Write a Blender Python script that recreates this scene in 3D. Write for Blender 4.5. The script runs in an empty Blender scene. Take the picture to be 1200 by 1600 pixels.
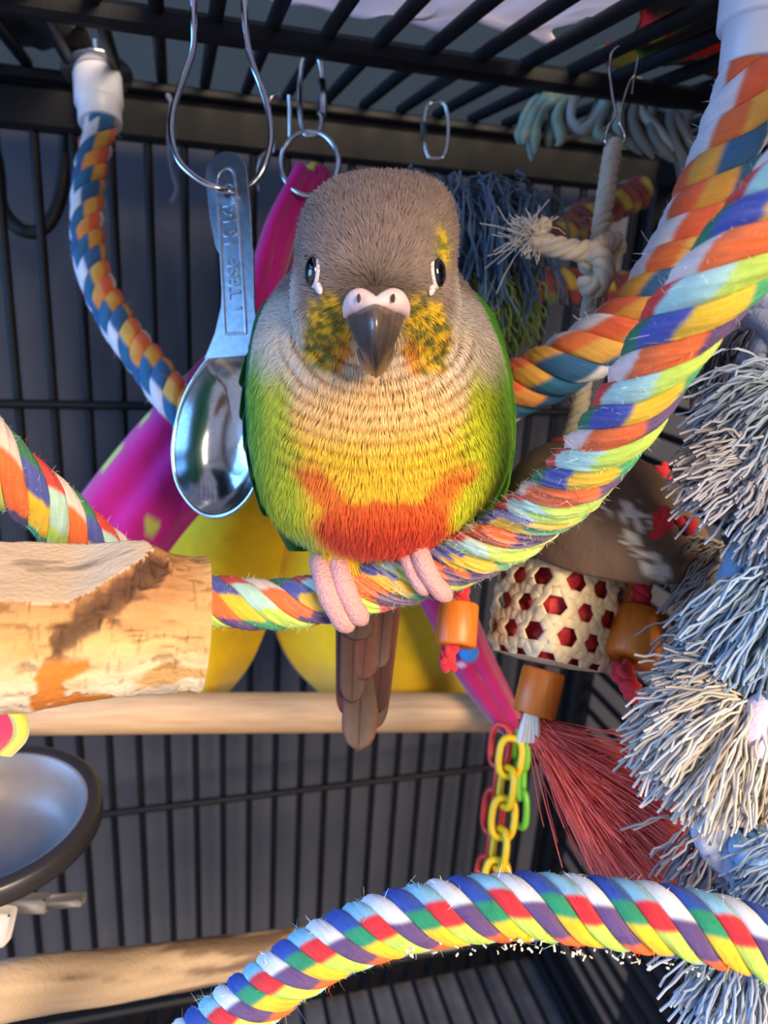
import bpy, math, random
import numpy as np
from mathutils import Vector, Matrix

rng = np.random.default_rng(7)
random.seed(7)
SC = bpy.context.scene
COL = SC.collection
F = 1155.0                      # focal length in pixels of the 1200x1600 frame
CAMZ = 51.0                     # lens height above the cage floor, in cm
# ------------------------------------------------------------------ camera
_y, _p, _r = np.radians([16.0, 17.8, 3.7])
FWD = np.array([math.sin(_y)*math.cos(_p), math.cos(_y)*math.cos(_p), -math.sin(_p)])
_rt = np.array([math.cos(_y), -math.sin(_y), 0.0]); _up = np.cross(_rt, FWD)
RT = math.cos(_r)*_rt + math.sin(_r)*_up
UP = -math.sin(_r)*_rt + math.cos(_r)*_up
CAM = np.array([0.0, 0.0, CAMZ])
cd = bpy.data.cameras.new('camera'); cam = bpy.data.objects.new('camera', cd); COL.objects.link(cam)
cam.matrix_world = Matrix([[RT[i], UP[i], -FWD[i], CAM[i]*0.01] for i in range(3)] + [[0, 0, 0, 1]])
cd.sensor_fit = 'VERTICAL'; cd.sensor_height = 36.0; cd.lens = 36.0*F/1600.0
cd.clip_start = 0.01; cd.clip_end = 50
cd.dof.use_dof = True; cd.dof.focus_distance = 0.168; cd.dof.aperture_fstop = 17.0
SC.camera = cam

# ------------------------------------------------------------------ world, lights, exposure
w = bpy.data.worlds.new('room'); SC.world = w; w.use_nodes = True
w.node_tree.nodes['Background'].inputs[0].default_value = (0.50, 0.55, 0.72, 1)
w.node_tree.nodes['Background'].inputs[1].default_value = 0.66
def area(name, loc, target, size, power, color):
    l = bpy.data.lights.new(name, 'AREA'); l.shape = 'RECTANGLE'; l.size, l.size_y = size[0]*0.01, size[1]*0.01; l.energy = power; l.color = color
    o = bpy.data.objects.new(name, l); COL.objects.link(o); o.location = Vector(loc)*0.01
    o.rotation_euler = (Vector(target)-Vector(loc)).to_track_quat('-Z', 'Y').to_euler()
    return o
def camf(r, u, f): return CAM + r*RT + u*UP + f*FWD
# warm late sunlight through the window on the right behind the photographer, cool sky through the one on the left
area('window_light_warm', camf(60, 14, -82), camf(0, -3, 21), (56, 56), 27.0, (1.0, 0.80, 0.55))
area('window_light_cool', camf(-92, 28, -12), camf(-2, 0, 21), (74, 100), 19.0, (0.16, 0.46, 1.0))
SC.view_settings.view_transform = 'Standard'; SC.view_settings.look = 'None'
SC.view_settings.gamma = 1.0; SC.view_settings.exposure = 0.35
SC.view_settings.use_curve_mapping = False

# ------------------------------------------------------------------ helpers
def P(px, py, d):
    return camf((px-600.0)/F*d, (800.0-py)/F*d, d)
def PP(lst): return np.array([P(*q) for q in lst])
def PY(px, py, Y):                       # the point at that depth of the cage (distance to the back panel)
    r = RT*(px-600)/F + UP*(800-py)/F + FWD
    return CAM + r*(Y/r[1])
def PZ(px, py, z):
    r = RT*(px-600)/F + UP*(800-py)/F + FWD
    return CAM + r*((z-CAMZ)/r[2])
def s2l(c):
    c = np.asarray(c, float)/255.0
    return np.where(c <= 0.04045, c/12.92, ((c+0.055)/1.055)**2.4)
def smooth(a, b, x):
    t = np.clip((np.asarray(x, float)-a)/(b-a), 0, 1); return t*t*(3-2*t)
def _h(i, j, k, seed):
    n = (i*374761393 + j*668265263 + k*2147483647 + seed*974634777) & 0xffffffff
    n = ((n ^ (n >> 13))*1274126177) & 0xffffffff
    return ((n ^ (n >> 16)) & 0xffff)/65535.0
def vnoise(p, seed=0):
    p = np.asarray(p, float); i = np.floor(p).astype(np.int64); f = p-i; f = f*f*(3-2*f); r = 0
    for a in (0, 1):
        for b in (0, 1):
            for c in (0, 1):
                r = r + _h(i[..., 0]+a, i[..., 1]+b, i[..., 2]+c, seed)*np.where(a, f[..., 0], 1-f[..., 0])*np.where(b, f[..., 1], 1-f[..., 1])*np.where(c, f[..., 2], 1-f[..., 2])
    return r
def fbm(p, o=3, seed=0):
    r = 0; a = 0.5; t = 0; p = np.asarray(p, float)
    for k in range(o):
        r = r + a*vnoise(p*2**k, seed+k); t += a; a *= 0.5
    return r/t
def unit(v): v = np.asarray(v, float); return v/np.maximum(np.linalg.norm(v, axis=-1, keepdims=True), 1e-9)
def spline(pts, n):                      # Catmull-Rom, resampled evenly
    pts = np.asarray(pts, float); q = np.vstack([2*pts[0]-pts[1], pts, 2*pts[-1]-pts[-2]]); out = []
    for i in range(len(pts)-1):
        a, b, c, d = q[i:i+4]; t = np.linspace(0, 1, 24, endpoint=False)[:, None]
        out.append(0.5*((2*b)+(-a+c)*t+(2*a-5*b+4*c-d)*t*t+(-a+3*b-3*c+d)*t**3))
    out = np.vstack(out+[pts[-1:]]); L = np.r_[0, np.cumsum(np.linalg.norm(np.diff(out, axis=0)[:, :3], axis=1))]
    s = np.linspace(0, L[-1], n)
    return np.stack([np.interp(s, L, out[:, k]) for k in range(out.shape[1])], 1)
def plen(pts): return float(np.linalg.norm(np.diff(np.asarray(pts)[:, :3], axis=0), axis=1).sum())

class G:                                 # collects geometry of ONE part, in cm
    def __init__(s): s.V = []; s.F = []; s.U = []; s.C = []; s.n = 0
    def add(s, V, Fc, uv=None, col=None):
        V = np.asarray(V, float).reshape(-1, 3); k = len(V)
        s.V.append(V); s.F.append((np.asarray(Fc, np.int64)+s.n))
        s.U.append(np.zeros((k, 2)) if uv is None else np.asarray(uv, float).reshape(-1, 2))
        c = np.ones((k, 3)) if col is None else np.broadcast_to(np.asarray(col, float), (k, 3))
        s.C.append(c); s.n += k; return s
def build(name, g, mat, base, smooth_=True):
    V = np.vstack(g.V); me = bpy.data.meshes.new(name)
    me.vertices.add(len(V)); me.vertices.foreach_set('co', ((V-base)*0.01).astype(np.float32).ravel())
    loops = np.concatenate([f.ravel() for f in g.F]); tot = np.concatenate([np.full(len(f), f.shape[1]) for f in g.F])
    me.loops.add(len(loops)); me.loops.foreach_set('vertex_index', loops.astype(np.int32))
    me.polygons.add(len(tot)); me.polygons.foreach_set('loop_start', (np.cumsum(tot)-tot).astype(np.int32))
    me.polygons.foreach_set('use_smooth', np.full(len(tot), smooth_))
    me.update(calc_edges=True); me.validate()
    if len(me.loops) == len(loops):
        uv = me.uv_layers.new(name='UVMap'); U = np.vstack(g.U)[loops]; uv.data.foreach_set('uv', U.astype(np.float32).ravel())
    C = np.vstack(g.C); ca = me.color_attributes.new('Col', 'FLOAT_COLOR', 'POINT')
    ca.data.foreach_set('color', np.c_[C, np.ones(len(C))].astype(np.float32).ravel())
    if mat: me.materials.append(mat)
    return me
BASE = {}
def thing(name, label, cat, base, group=None):
    o = bpy.data.objects.new(name, None); COL.objects.link(o); base = np.asarray(base, float)
    o.location = Vector(base*0.01); o.empty_display_size = 0.01
    o['label'] = label; o['category'] = cat
    if group: o['group'] = group
    BASE[o] = base; return o
def part(name, g, mat, parent, label=None, kind=None, smooth_=True):
    o = bpy.data.objects.new(name, build(name, g, mat, BASE[parent], smooth_)); COL.objects.link(o); o.parent = parent
    BASE[o] = BASE[parent]
    if label: o['label'] = label
    if kind: o['kind'] = kind
    return o
def single(name, g, mat, label=None, cat=None, group=None, kind=None, smooth_=True):
    V = np.vstack(g.V); base = np.array([V[:, 0].mean(), V[:, 1].mean(), V[:, 2].min()])
    o = bpy.data.objects.new(name, build(name, g, mat, base, smooth_)); COL.objects.link(o); o.location = Vector(base*0.01); BASE[o] = base
    if label: o['label'] = label
    if cat: o['category'] = cat
    if group: o['group'] = group
    if kind: o['kind'] = kind
    return o

def frames(pts, ref=None, closed=False):
    pts = np.asarray(pts, float)
    t = unit(np.roll(pts, -1, 0)-np.roll(pts, 1, 0)) if closed else unit(np.gradient(pts, axis=0))
    if ref is not None:
        r = np.broadcast_to(np.asarray(ref, float), t.shape); e1 = unit(r-(r*t).sum(1, keepdims=True)*t)
    else:
        e1 = np.zeros_like(t); v = np.array([0.13, 0.31, 0.94])
        if abs(v @ t[0]) > 0.9: v = np.array([0.9, 0.3, 0.1])
        for i in range(len(t)):
            v = v-(v @ t[i])*t[i]; v = v/max(np.linalg.norm(v), 1e-9); e1[i] = v
    return t, e1, np.cross(e1, t)
def gridf(n, m, closed_m=True, closed_n=False):
    i = np.arange(n if closed_n else n-1)[:, None]; j = np.arange(m if closed_m else m-1)[None, :]
    a = i*m+j; b = i*m+(j+1) % m; i2 = (i+1) % n; c = i2*m+(j+1) % m; d = i2*m+j
    return np.stack([a, b, c, d], -1).reshape(-1, 4)
def tube(g, pts, rad, sides=10, closed=False, col=None, cap=True, ref=None, squash=1.0):
    pts = np.asarray(pts, float); n = len(pts); rad = np.broadcast_to(np.asarray(rad, float), (n,))
    t, e1, e2 = frames(pts, ref, closed); a = np.linspace(0, 2*math.pi, sides, endpoint=False)
    V = pts[:, None]+rad[:, None, None]*(np.cos(a)[None, :, None]*e1[:, None]*squash+np.sin(a)[None, :, None]*e2[:, None])
    L = np.r_[0, np.cumsum(np.linalg.norm(np.diff(pts, axis=0), axis=1))]
    uv = np.stack(np.broadcast_arrays(L[:, None], a[None]*rad.mean()), -1)
    if col is not None and np.ndim(col) == 2: col = np.repeat(col, sides, 0)
    b0 = g.n
    g.add(V, gridf(n, sides, True, closed), uv, col)
    if cap and not closed:
        for k, s in ((0, 1), (n-1, -1)):
            c0 = None if col is None else (col[k*sides] if np.ndim(col) == 2 else col)
            Vc = np.vstack([V[k], pts[k]-s*t[k]*rad[k]*0.25]); fi = [[(q+1) % sides, q, sides][::s] for q in range(sides)]
            g.add(Vc, fi, None, c0)
    return g
def multi_tube(g, paths, rad, sides=4, col=None):     # many thin yarns at once: paths (n,k,3)
    n, k, _ = paths.shape; t = unit(np.gradient(paths, axis=1)); rad = np.broadcast_to(np.asarray(rad, float), (n, k))
    v = unit(rng.normal(size=(n, 1, 3))); e1 = unit(v-(v*t).sum(-1, keepdims=True)*t); e2 = np.cross(e1, t)
    a = np.linspace(0, 2*math.pi, sides, endpoint=False)
    V = paths[:, :, None]+rad[:, :, None, None]*(np.cos(a)[:, None]*e1[:, :, None]+np.sin(a)[:, None]*e2[:, :, None])
    f = gridf(k, sides); Fc = (f[None]+(np.arange(n)*k*sides)[:, None, None]).reshape(-1, 4)
    L = np.cumsum(np.r_[0, np.ones(k-1)])*0.2
    uv = np.broadcast_to(np.stack(np.broadcast_arrays(L[:, None], a[None]*0.05), -1)[None], (n, k, sides, 2))
    c = None
    if col is not None:
        c = np.asarray(col, float); c = c[:, None, None] if c.ndim == 2 else c[:, :, None]
        c = np.broadcast_to(c, (n, k, sides, 3)).reshape(-1, 3)
    return g.add(V.reshape(-1, 3), Fc, uv.reshape(-1, 2), c)
def multi_ribbon(g, paths, wd, width, col):           # many thin barbs: paths (n,k,3), wd (n,3) width direction, width (k,) or (n,k)
    n, k, _ = paths.shape; width = np.broadcast_to(width, (n, k))
    A = paths-wd[:, None]*width[..., None]*0.5; B = paths+wd[:, None]*width[..., None]*0.5
    V = np.stack([A, B], 2).reshape(-1, 3); i = np.arange(k-1)
    f = np.stack([2*i, 2*i+1, 2*i+3, 2*i+2], 1); Fc = (f[None]+(np.arange(n)*2*k)[:, None, None]).reshape(-1, 4)
    c = np.asarray(col, float); c = c[:, None] if c.ndim == 2 else c
    c = np.broadcast_to(c[:, :, None], (n, k, 2, 3)).reshape(-1, 3)
    return g.add(V, Fc, None, c)
def lathe(g, prof, o, ax, sides=32, col=None, ref=None, cap0=False, cap1=False, wob=None):   # prof: (radius, height)
    prof = np.asarray(prof, float); ax = unit(ax); v = np.array([0.9, 0.1, 0.2]) if ref is None else np.asarray(ref, float)
    e1 = unit(v-(v @ ax)*ax); e2 = np.cross(ax, e1); a = np.linspace(0, 2*math.pi, sides, endpoint=False)
    r = prof[:, 0][:, None]*np.ones(sides) if wob is None else prof[:, 0][:, None]*wob(a[None], prof[:, 1][:, None])
    V = np.asarray(o)+r[..., None]*(np.cos(a)[:, None]*e1+np.sin(a)[:, None]*e2)+prof[:, 1][:, None, None]*ax
    L = np.r_[0, np.cumsum(np.linalg.norm(np.diff(prof, axis=0), axis=1))]
    uv = np.stack(np.broadcast_arrays(L[:, None], a[None]*prof[:, 0].max()), -1)
    b = g.n; g.add(V, gridf(len(prof), sides), uv, col)
    for k, fl in ((0, cap0), (len(prof)-1, cap1)):
        if fl:
            g.add(np.vstack([V[k], V[k].mean(0)]), [[q, (q+1) % sides, sides] for q in range(sides)], None, col)
    return g
def box(g, c, ex, ey, ez, bev=0.08, col=None):        # bevelled box: centre and three half-extent vectors
    c = np.asarray(c, float); E = [np.asarray(e, float) for e in (ex, ey, ez)]; Ls = [np.linalg.norm(e) for e in E]
    pts = []; idx = {}
    for sx in (-1, 1):
        for sy in (-1, 1):
            for sz in (-1, 1):
                s = (sx, sy, sz)
                for ax in range(3):
                    p = c.copy()
                    for k in range(3):
                        m = 1.0 if k == ax else max(0, 1-bev/Ls[k]); p = p+s[k]*m*E[k]
                    idx[(s, ax)] = len(pts); pts.append(p)
    fq = []; ft = []
    for ax in range(3):
        o1, o2 = [k for k in range(3) if k != ax]
        for sg in (-1, 1):
            q = []
            for a, b in ((-1, -1), (1, -1), (1, 1), (-1, 1)):
                s = [0, 0, 0]; s[ax] = sg; s[o1] = a; s[o2] = b; q.append(idx[(tuple(s), ax)])
            fq.append(q)
        for a in (-1, 1):
            for b in (-1, 1):
                s0 = [0, 0, 0]; s1 = [0, 0, 0]; s0[ax] = -1; s1[ax] = 1
                for s in (s0, s1): s[o1] = a; s[o2] = b
                fq.append([idx[(tuple(s0), o1)], idx[(tuple(s1), o1)], idx[(tuple(s1), o2)], idx[(tuple(s0), o2)]])
    for sx in (-1, 1):
        for sy in (-1, 1):
            for sz in (-1, 1): ft.append([idx[((sx, sy, sz), k)] for k in range(3)])
    b0 = g.n; g.add(pts, fq, None, col); g.F.append(np.array(ft)+b0); return g
def sheet(g, rows, thick, col=None):                  # rows (n,m,3) -> closed thick sheet
    rows = np.asarray(rows, float); n, m, _ = rows.shape
    du = np.gradient(rows, axis=0); dv = np.gradient(rows, axis=1); nn = unit(np.cross(du, dv))
    A = rows+nn*thick/2; B = rows-nn*thick/2
    ring = np.concatenate([A, B[:, ::-1]], 1)          # one loop per row: front then back
    c = None
    if col is not None:
        col = np.asarray(col, float)
        c = col if col.ndim == 1 else np.concatenate([col, col[:, ::-1]], 1).reshape(-1, 3)
    uu = np.broadcast_to(np.arange(n)[:, None]*0.1, (n, 2*m)); vv = np.broadcast_to(np.arange(2*m)[None]*0.1, (n, 2*m))
    b0 = g.n; g.add(ring, gridf(n, 2*m, True), np.stack([uu, vv], -1), c)
    j = np.arange(m-1)
    for k in (0, n-1):
        s = k*2*m; g.F.append(np.stack([s+j, s+j+1, s+2*m-2-j, s+2*m-1-j], 1)+b0)
    return g

# ------------------------------------------------------------------ materials
def M(name, col=(200, 200, 200), rough=0.6, metal=0.0, attr=False, var=None, bump=None, coord='Object', scl=(1, 1, 1),
      spec=0.5, sheen=0.0, trans=0.0, alpha=1.0, coat=0.0, emit=None, sss=0.0, rvar=0.0):
    m = bpy.data.materials.new(name); m.use_nodes = True; nt = m.node_tree; N = nt.nodes; L = nt.links; b = N['Principled BSDF']
    rgb = tuple(s2l(col))+(1,)
    b.inputs['Roughness'].default_value = rough; b.inputs['Metallic'].default_value = metal; b.inputs['Specular IOR Level'].default_value = spec
    b.inputs['Sheen Weight'].default_value = sheen; b.inputs['Transmission Weight'].default_value = trans; b.inputs['Coat Weight'].default_value = coat
    b.inputs['Base Color'].default_value = rgb
    if sss: b.inputs['Subsurface Weight'].default_value = sss; b.inputs['Subsurface Scale'].default_value = 0.002
    tc = N.new('ShaderNodeTexCoord'); mp = N.new('ShaderNodeMapping'); k = 100.0 if coord == 'Object' else 1.0
    mp.inputs['Scale'].default_value = (scl[0]*k, scl[1]*k, scl[2]*k); L.new(tc.outputs[coord], mp.inputs[0])
    src = None
    if attr:
        a = N.new('ShaderNodeAttribute'); a.attribute_name = 'Col'; src = a.outputs['Color']
    if var:                                  # (noise scale, second colour or None, amount)
        nz = N.new('ShaderNodeTexNoise'); nz.inputs['Scale'].default_value = var[0]; nz.inputs['Detail'].default_value = 5
        L.new(mp.outputs[0], nz.inputs['Vector'])
        mx = N.new('ShaderNodeMix'); mx.data_type = 'RGBA'
        rp = N.new('ShaderNodeMapRange'); rp.inputs[1].default_value = 0.35; rp.inputs[2].default_value = 0.7; rp.inputs[4].default_value = var[2]
        L.new(nz.outputs['Fac'], rp.inputs[0]); L.new(rp.outputs[0], mx.inputs['Factor'])
        if src: L.new(src, mx.inputs[6])
        else: mx.inputs[6].default_value = rgb
        mx.inputs[7].default_value = tuple(s2l(var[1]))+(1,)
        src = mx.outputs[2]
        if rvar:
            r2 = N.new('ShaderNodeMapRange'); r2.inputs[3].default_value = rough-rvar; r2.inputs[4].default_value = rough+rvar
            L.new(nz.outputs['Fac'], r2.inputs[0]); L.new(r2.outputs[0], b.inputs['Roughness'])
    if src: L.new(src, b.inputs['Base Color'])
    if bump:                                 # (noise scale, strength, distance in cm)
        nb = N.new('ShaderNodeTexNoise'); nb.inputs['Scale'].default_value = bump[0]; nb.inputs['Detail'].default_value = 4
        L.new(mp.outputs[0], nb.inputs['Vector']); bp = N.new('ShaderNodeBump')
        bp.inputs['Strength'].default_value = bump[1]; bp.inputs['Distance'].default_value = bump[2]*0.01
        L.new(nb.outputs['Fac'], bp.inputs['Height']); L.new(bp.outputs[0], b.inputs['Normal'])
    if emit: b.inputs['Emission Color'].default_value = tuple(s2l(emit[0]))+(1,); b.inputs['Emission Strength'].default_value = emit[1]
    return m
m_black = M('black_powder_coat', (13, 13, 17), 0.55, spec=0.28, bump=(14, 0.6, 0.02), var=(6, (24, 24, 30), 0.6))
m_wall = M('slate_wall', (88, 88, 98), 0.85, var=(0.25, (76, 77, 90), 0.7))
m_steel = M('steel', (205, 208, 214), 0.16, 1.0, bump=(3, 0.05, 0.02))
m_spoon = M('brushed_steel', (200, 204, 210), 0.17, 1.0, bump=(1.2, 0.12, 0.05), var=(8, (160, 164, 172), 0.5), rvar=0.05)
m_spoonh = M('satin_steel', (190, 196, 206), 0.33, 1.0, bump=(20, 0.12, 0.01), var=(5, (150, 154, 165), 0.6))
m_rope = M('cotton_rope', rough=0.9, attr=True, coord='UV', scl=(1.6, 16, 1), bump=(2.4, 0.75, 0.05), var=(2.2, (255, 250, 240), 0.05), sheen=0.08, spec=0.15)
m_fuzz = M('cotton_fuzz', rough=0.95, attr=True, spec=0.1)
m_yarn = M('cotton_yarn', rough=0.95, attr=True, spec=0.1, sheen=0.2)
m_plastic = M('white_plastic', (214, 214, 226), 0.38, bump=(8, 0.05, 0.01))
m_feather = M('feather', rough=0.62, attr=True, spec=0.25, sheen=0.15)
m_vane = M('vane_feather', rough=0.5, attr=True, spec=0.35, coord='UV', scl=(3, 30, 1), bump=(3, 0.35, 0.02))
m_wood_log = M('bark', rough=0.75, attr=True, spec=0.25, bump=(9, 0.75, 0.05))
m_dowel = M('pale_dowel', (222, 178, 132), 0.55, coord='UV', scl=(0.25, 3, 1), var=(1.6, (196, 146, 100), 0.75), bump=(4, 0.15, 0.02))
m_branch = M('branch', rough=0.8, attr=True, bump=(6, 0.6, 0.06))
m_bead = M('orange_wood', (214, 118, 36), 0.42, coord='UV', scl=(1, 6, 1), var=(1.5, (188, 92, 26), 0.6), bump=(5, 0.1, 0.01))
m_red = M('red_cord', (205, 28, 44), 0.85, bump=(22, 0.8, 0.04), sheen=0.2)
m_coco = M('coconut_shell', rough=0.7, attr=True, bump=(7, 0.6, 0.04))
m_bamboo = M('bamboo_strip', (228, 206, 168), 0.5, coord='UV', scl=(1, 14, 1), var=(1.5, (205, 176, 130), 0.5), bump=(4, 0.2, 0.01))
m_fleece = M('fleece', rough=1.0, attr=True, sheen=0.5, spec=0.05, bump=(16, 0.5, 0.05))
m_skin = M('pink_skin', (232, 172, 168), 0.6, bump=(16, 1.0, 0.09), sss=0.15, var=(5, (222, 158, 154), 0.6))
m_claw = M('claw', (120, 105, 98), 0.35)
# ------------------------------------------------------------------ the setting: wall behind the cage, floor tray, cage panels
YB = 42.0; XR = 27.7; ZC = CAMZ+8.0; XL = -34.0; YF = -14.0
def struct(name, g, m): return single(name, g, m, kind='structure', smooth_=False)
g = G(); box(g, (6, YB+7.0, 30), (75, 0, 0), (0, 1.0, 0), (0, 0, 70), 0.1); struct('wall_back', g, m_wall)
g = G(); box(g, (6, YB+5.4, ZC+21), (75, 0, 0), (0, 0.4, 0), (0, 0, 22), 0.1); struct('wall_upper_shaded', g, M('shaded_teal', (20, 40, 58), 0.9, var=(0.2, (16, 30, 46), 0.8)))  # added sheet before the wall; shade above the roof put into its dark teal
g = G(); box(g, (XR+16.0, 10, 30), (1.0, 0, 0), (0, 38, 0), (0, 0, 70), 0.1)
struct('wall_right', g, M('dark_side_wall', (46, 46, 58), 0.9, var=(0.3, (38, 38, 50), 0.6)))
g = G(); box(g, ((XL+XR)/2, 14, -3.2), ((XR-XL)/2+1, 0, 0), (0, 30, 0), (0, 0, 0.5), 0.1)
struct('floor', g, M('tray_liner', (112, 108, 112), 0.9, var=(0.4, (80, 76, 82), 0.9), bump=(3, 0.4, 0.1)))

cage = thing('bird_cage', 'black powder-coated wire bird cage around the parrot and its toys', 'cage', (0, YB, 0))
def bar_mesh(name, a, b, r, sides=8):
    g = G(); tube(g, np.array([a, b], float), r, sides); return g
def bars(parent, starts, vec, r, name='bar'):
    me = None
    for s in starts:
        s = np.asarray(s, float)
        if me is None:
            g = bar_mesh(name, s, s+np.asarray(vec, float), r); o = part(name, g, m_black, parent); me = o.data; s0 = s
        else:
            o = bpy.data.objects.new(name, me); COL.objects.link(o); o.parent = parent; BASE[o] = BASE[parent]
            o.location = Vector((s-s0)*0.01)
g = G()
box(g, ((XL+XR)/2, YB, CAMZ+6.4), ((XR-XL)/2, 0, 0), (0, 0.7, 0), (0, 0, 0.95), 0.2)
box(g, ((XL+XR)/2, YB-0.1, CAMZ+7.75), ((XR-XL)/2, 0, 0), (0, 0.9, 0), (0, 0, 0.22), 0.1)
box(g, ((XL+XR)/2, YB, -0.6), ((XR-XL)/2, 0, 0), (0, 0.8, 0), (0, 0, 1.3), 0.2)
box(g, (XR, YB, (ZC-2)/2), (0.8, 0, 0), (0, 0.8, 0), (0, 0, ZC/2+0.9), 0.2)
back = part('back_panel', g, m_black, cage, smooth_=False)
xs = np.arange(-8.16-1.72*14, XR-1.0, 1.72)
bars(back, [(x, YB, 0.4) for x in xs], (0, 0, CAMZ+5.6), 0.23)
bars(back, [(XL, YB-0.42, CAMZ-7.55), (XL, YB-0.42, CAMZ-33.7)], (XR-XL, 0, 0), 0.25, 'cross_bar')
g = G()
box(g, ((XL+XR)/2, 31.0, ZC-0.1), ((XR-XL)/2, 0, 0), (0, 0.45, 0), (0, 0, 0.42), 0.2)
box(g, ((XL+XR)/2, 4.0, ZC-0.1), ((XR-XL)/2, 0, 0), (0, 0.45, 0), (0, 0, 0.42), 0.2)
ceil = part('roof_panel', g, m_black, cage, smooth_=False)
bars(ceil, [(x, YF, ZC+0.25) for x in np.arange(-0.5-2.0*16, XR, 2.0)], (0, YB-YF, 0), 0.27)
g = G()
box(g, (XR, (YB+YF)/2, CAMZ+6.6), (0.7, 0, 0), (0, (YB-YF)/2, 0), (0, 0, 0.9), 0.2)
side = part('side_panel', g, m_black, cage, smooth_=False)
g = G(); box(g, (XR, (YB+YF)/2, -0.6), (0.8, 0, 0), (0, (YB-YF)/2, 0), (0, 0, 1.3), 0.2); part('bottom_rail', g, m_black, side, smooth_=False)
bars(side, [(XR, YF, z) for z in np.arange(1.6, CAMZ+5, 1.72)], (0, YB-YF, 0), 0.23)
g = G(); box(g, ((XL+XR)/2, 26.0, -0.3), ((XR-XL)/2, 0, 0), (0, 0.4, 0), (0, 0, 0.35), 0.15)
grate = part('floor_grate', g, m_black, cage, smooth_=False)
bars(grate, [(x, YF, 0.1) for x in np.arange(-8.0-1.72*14, XR-0.8, 1.72)], (0, YB-YF, 0), 0.2)

# ------------------------------------------------------------------ cloths folded on the cage roof
def cloth(name, x0, x1, y0, y1, z, colf, label, seed, amp=1.6, mat=None, droop=0.0):
    nu, nv = 70, 60; X, Y = np.meshgrid(np.linspace(x0, x1, nu), np.linspace(y0, y1, nv), indexing='ij')
    q = np.stack([X*0.22+Y*0.10, Y*0.12, np.zeros_like(X)+seed], -1)
    fo = fbm(q*2.2, 3, seed); Z = z+amp*smooth(0.38, 0.8, fo)+0.16*np.abs(np.sin(X*1.1+Y*0.5+7*fbm(q*1.5, 2, seed+5)))
    c = colf(X, Y, q); g = G(); sheet(g, np.stack([X+1.2*(fbm(q*2, 2, seed+9)-.5)*3, Y+1.5*(fbm(q*1.3, 2, seed+3)-.5)*2, Z], -1), 0.12, c)
    return single(name, g, mat or m_cloth, label, 'cloth')
m_cloth = M('cloth', rough=0.95, attr=True, sheen=0.2, bump=(30, 0.2, 0.02))
_n = m_cloth.node_tree.nodes; _l = m_cloth.node_tree.links; _t = _n.new('ShaderNodeBsdfTranslucent'); _m = _n.new('ShaderNodeMixShader'); _m.inputs[0].default_value = 0.55
_l.new(next(q for q in _n if q.type == 'ATTRIBUTE').outputs['Color'], _t.inputs['Color']); _l.new(_n['Principled BSDF'].outputs[0], _m.inputs[1]); _l.new(_t.outputs[0], _m.inputs[2]); _l.new(_m.outputs[0], _n['Material Output'].inputs['Surface'])
def c_white(X, Y, q):
    k = fbm(q*3, 3, 4)[..., None]; return s2l((244, 240, 250))*(0.9+0.2*k)
cloth('white_cloth', -0.8, 14.2, 4, 30.2, ZC+0.60, c_white, 'crumpled white cloth lying on the cage roof', 3, 0.55)
def c_print(X, Y, q):
    k = vnoise(q*5, 8)[..., None]; j = vnoise(q*5+40, 2)[..., None]
    a = np.where(k > 0.62, s2l((190, 50, 50)), np.where(k > 0.48, s2l((60, 120, 84)), s2l((70, 60, 66))))
    return np.where(j > 0.66, s2l((176, 168, 70)), a)
cloth('print_cloth', 15.0, 26.5, 6, 31.0, ZC+0.62, c_print, 'dark cloth with red, green and yellow print on the cage roof', 11, 0.5)

def c_dark(X, Y, q): return np.broadcast_to(s2l((26, 28, 36)), X.shape+(3,))
cloth('dark_cloth', -16.0, -3.2, 10, 41.0, ZC+0.62, c_dark, 'dark folded cloth lying on the cage roof at the left', 23, 1.0)
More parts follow.
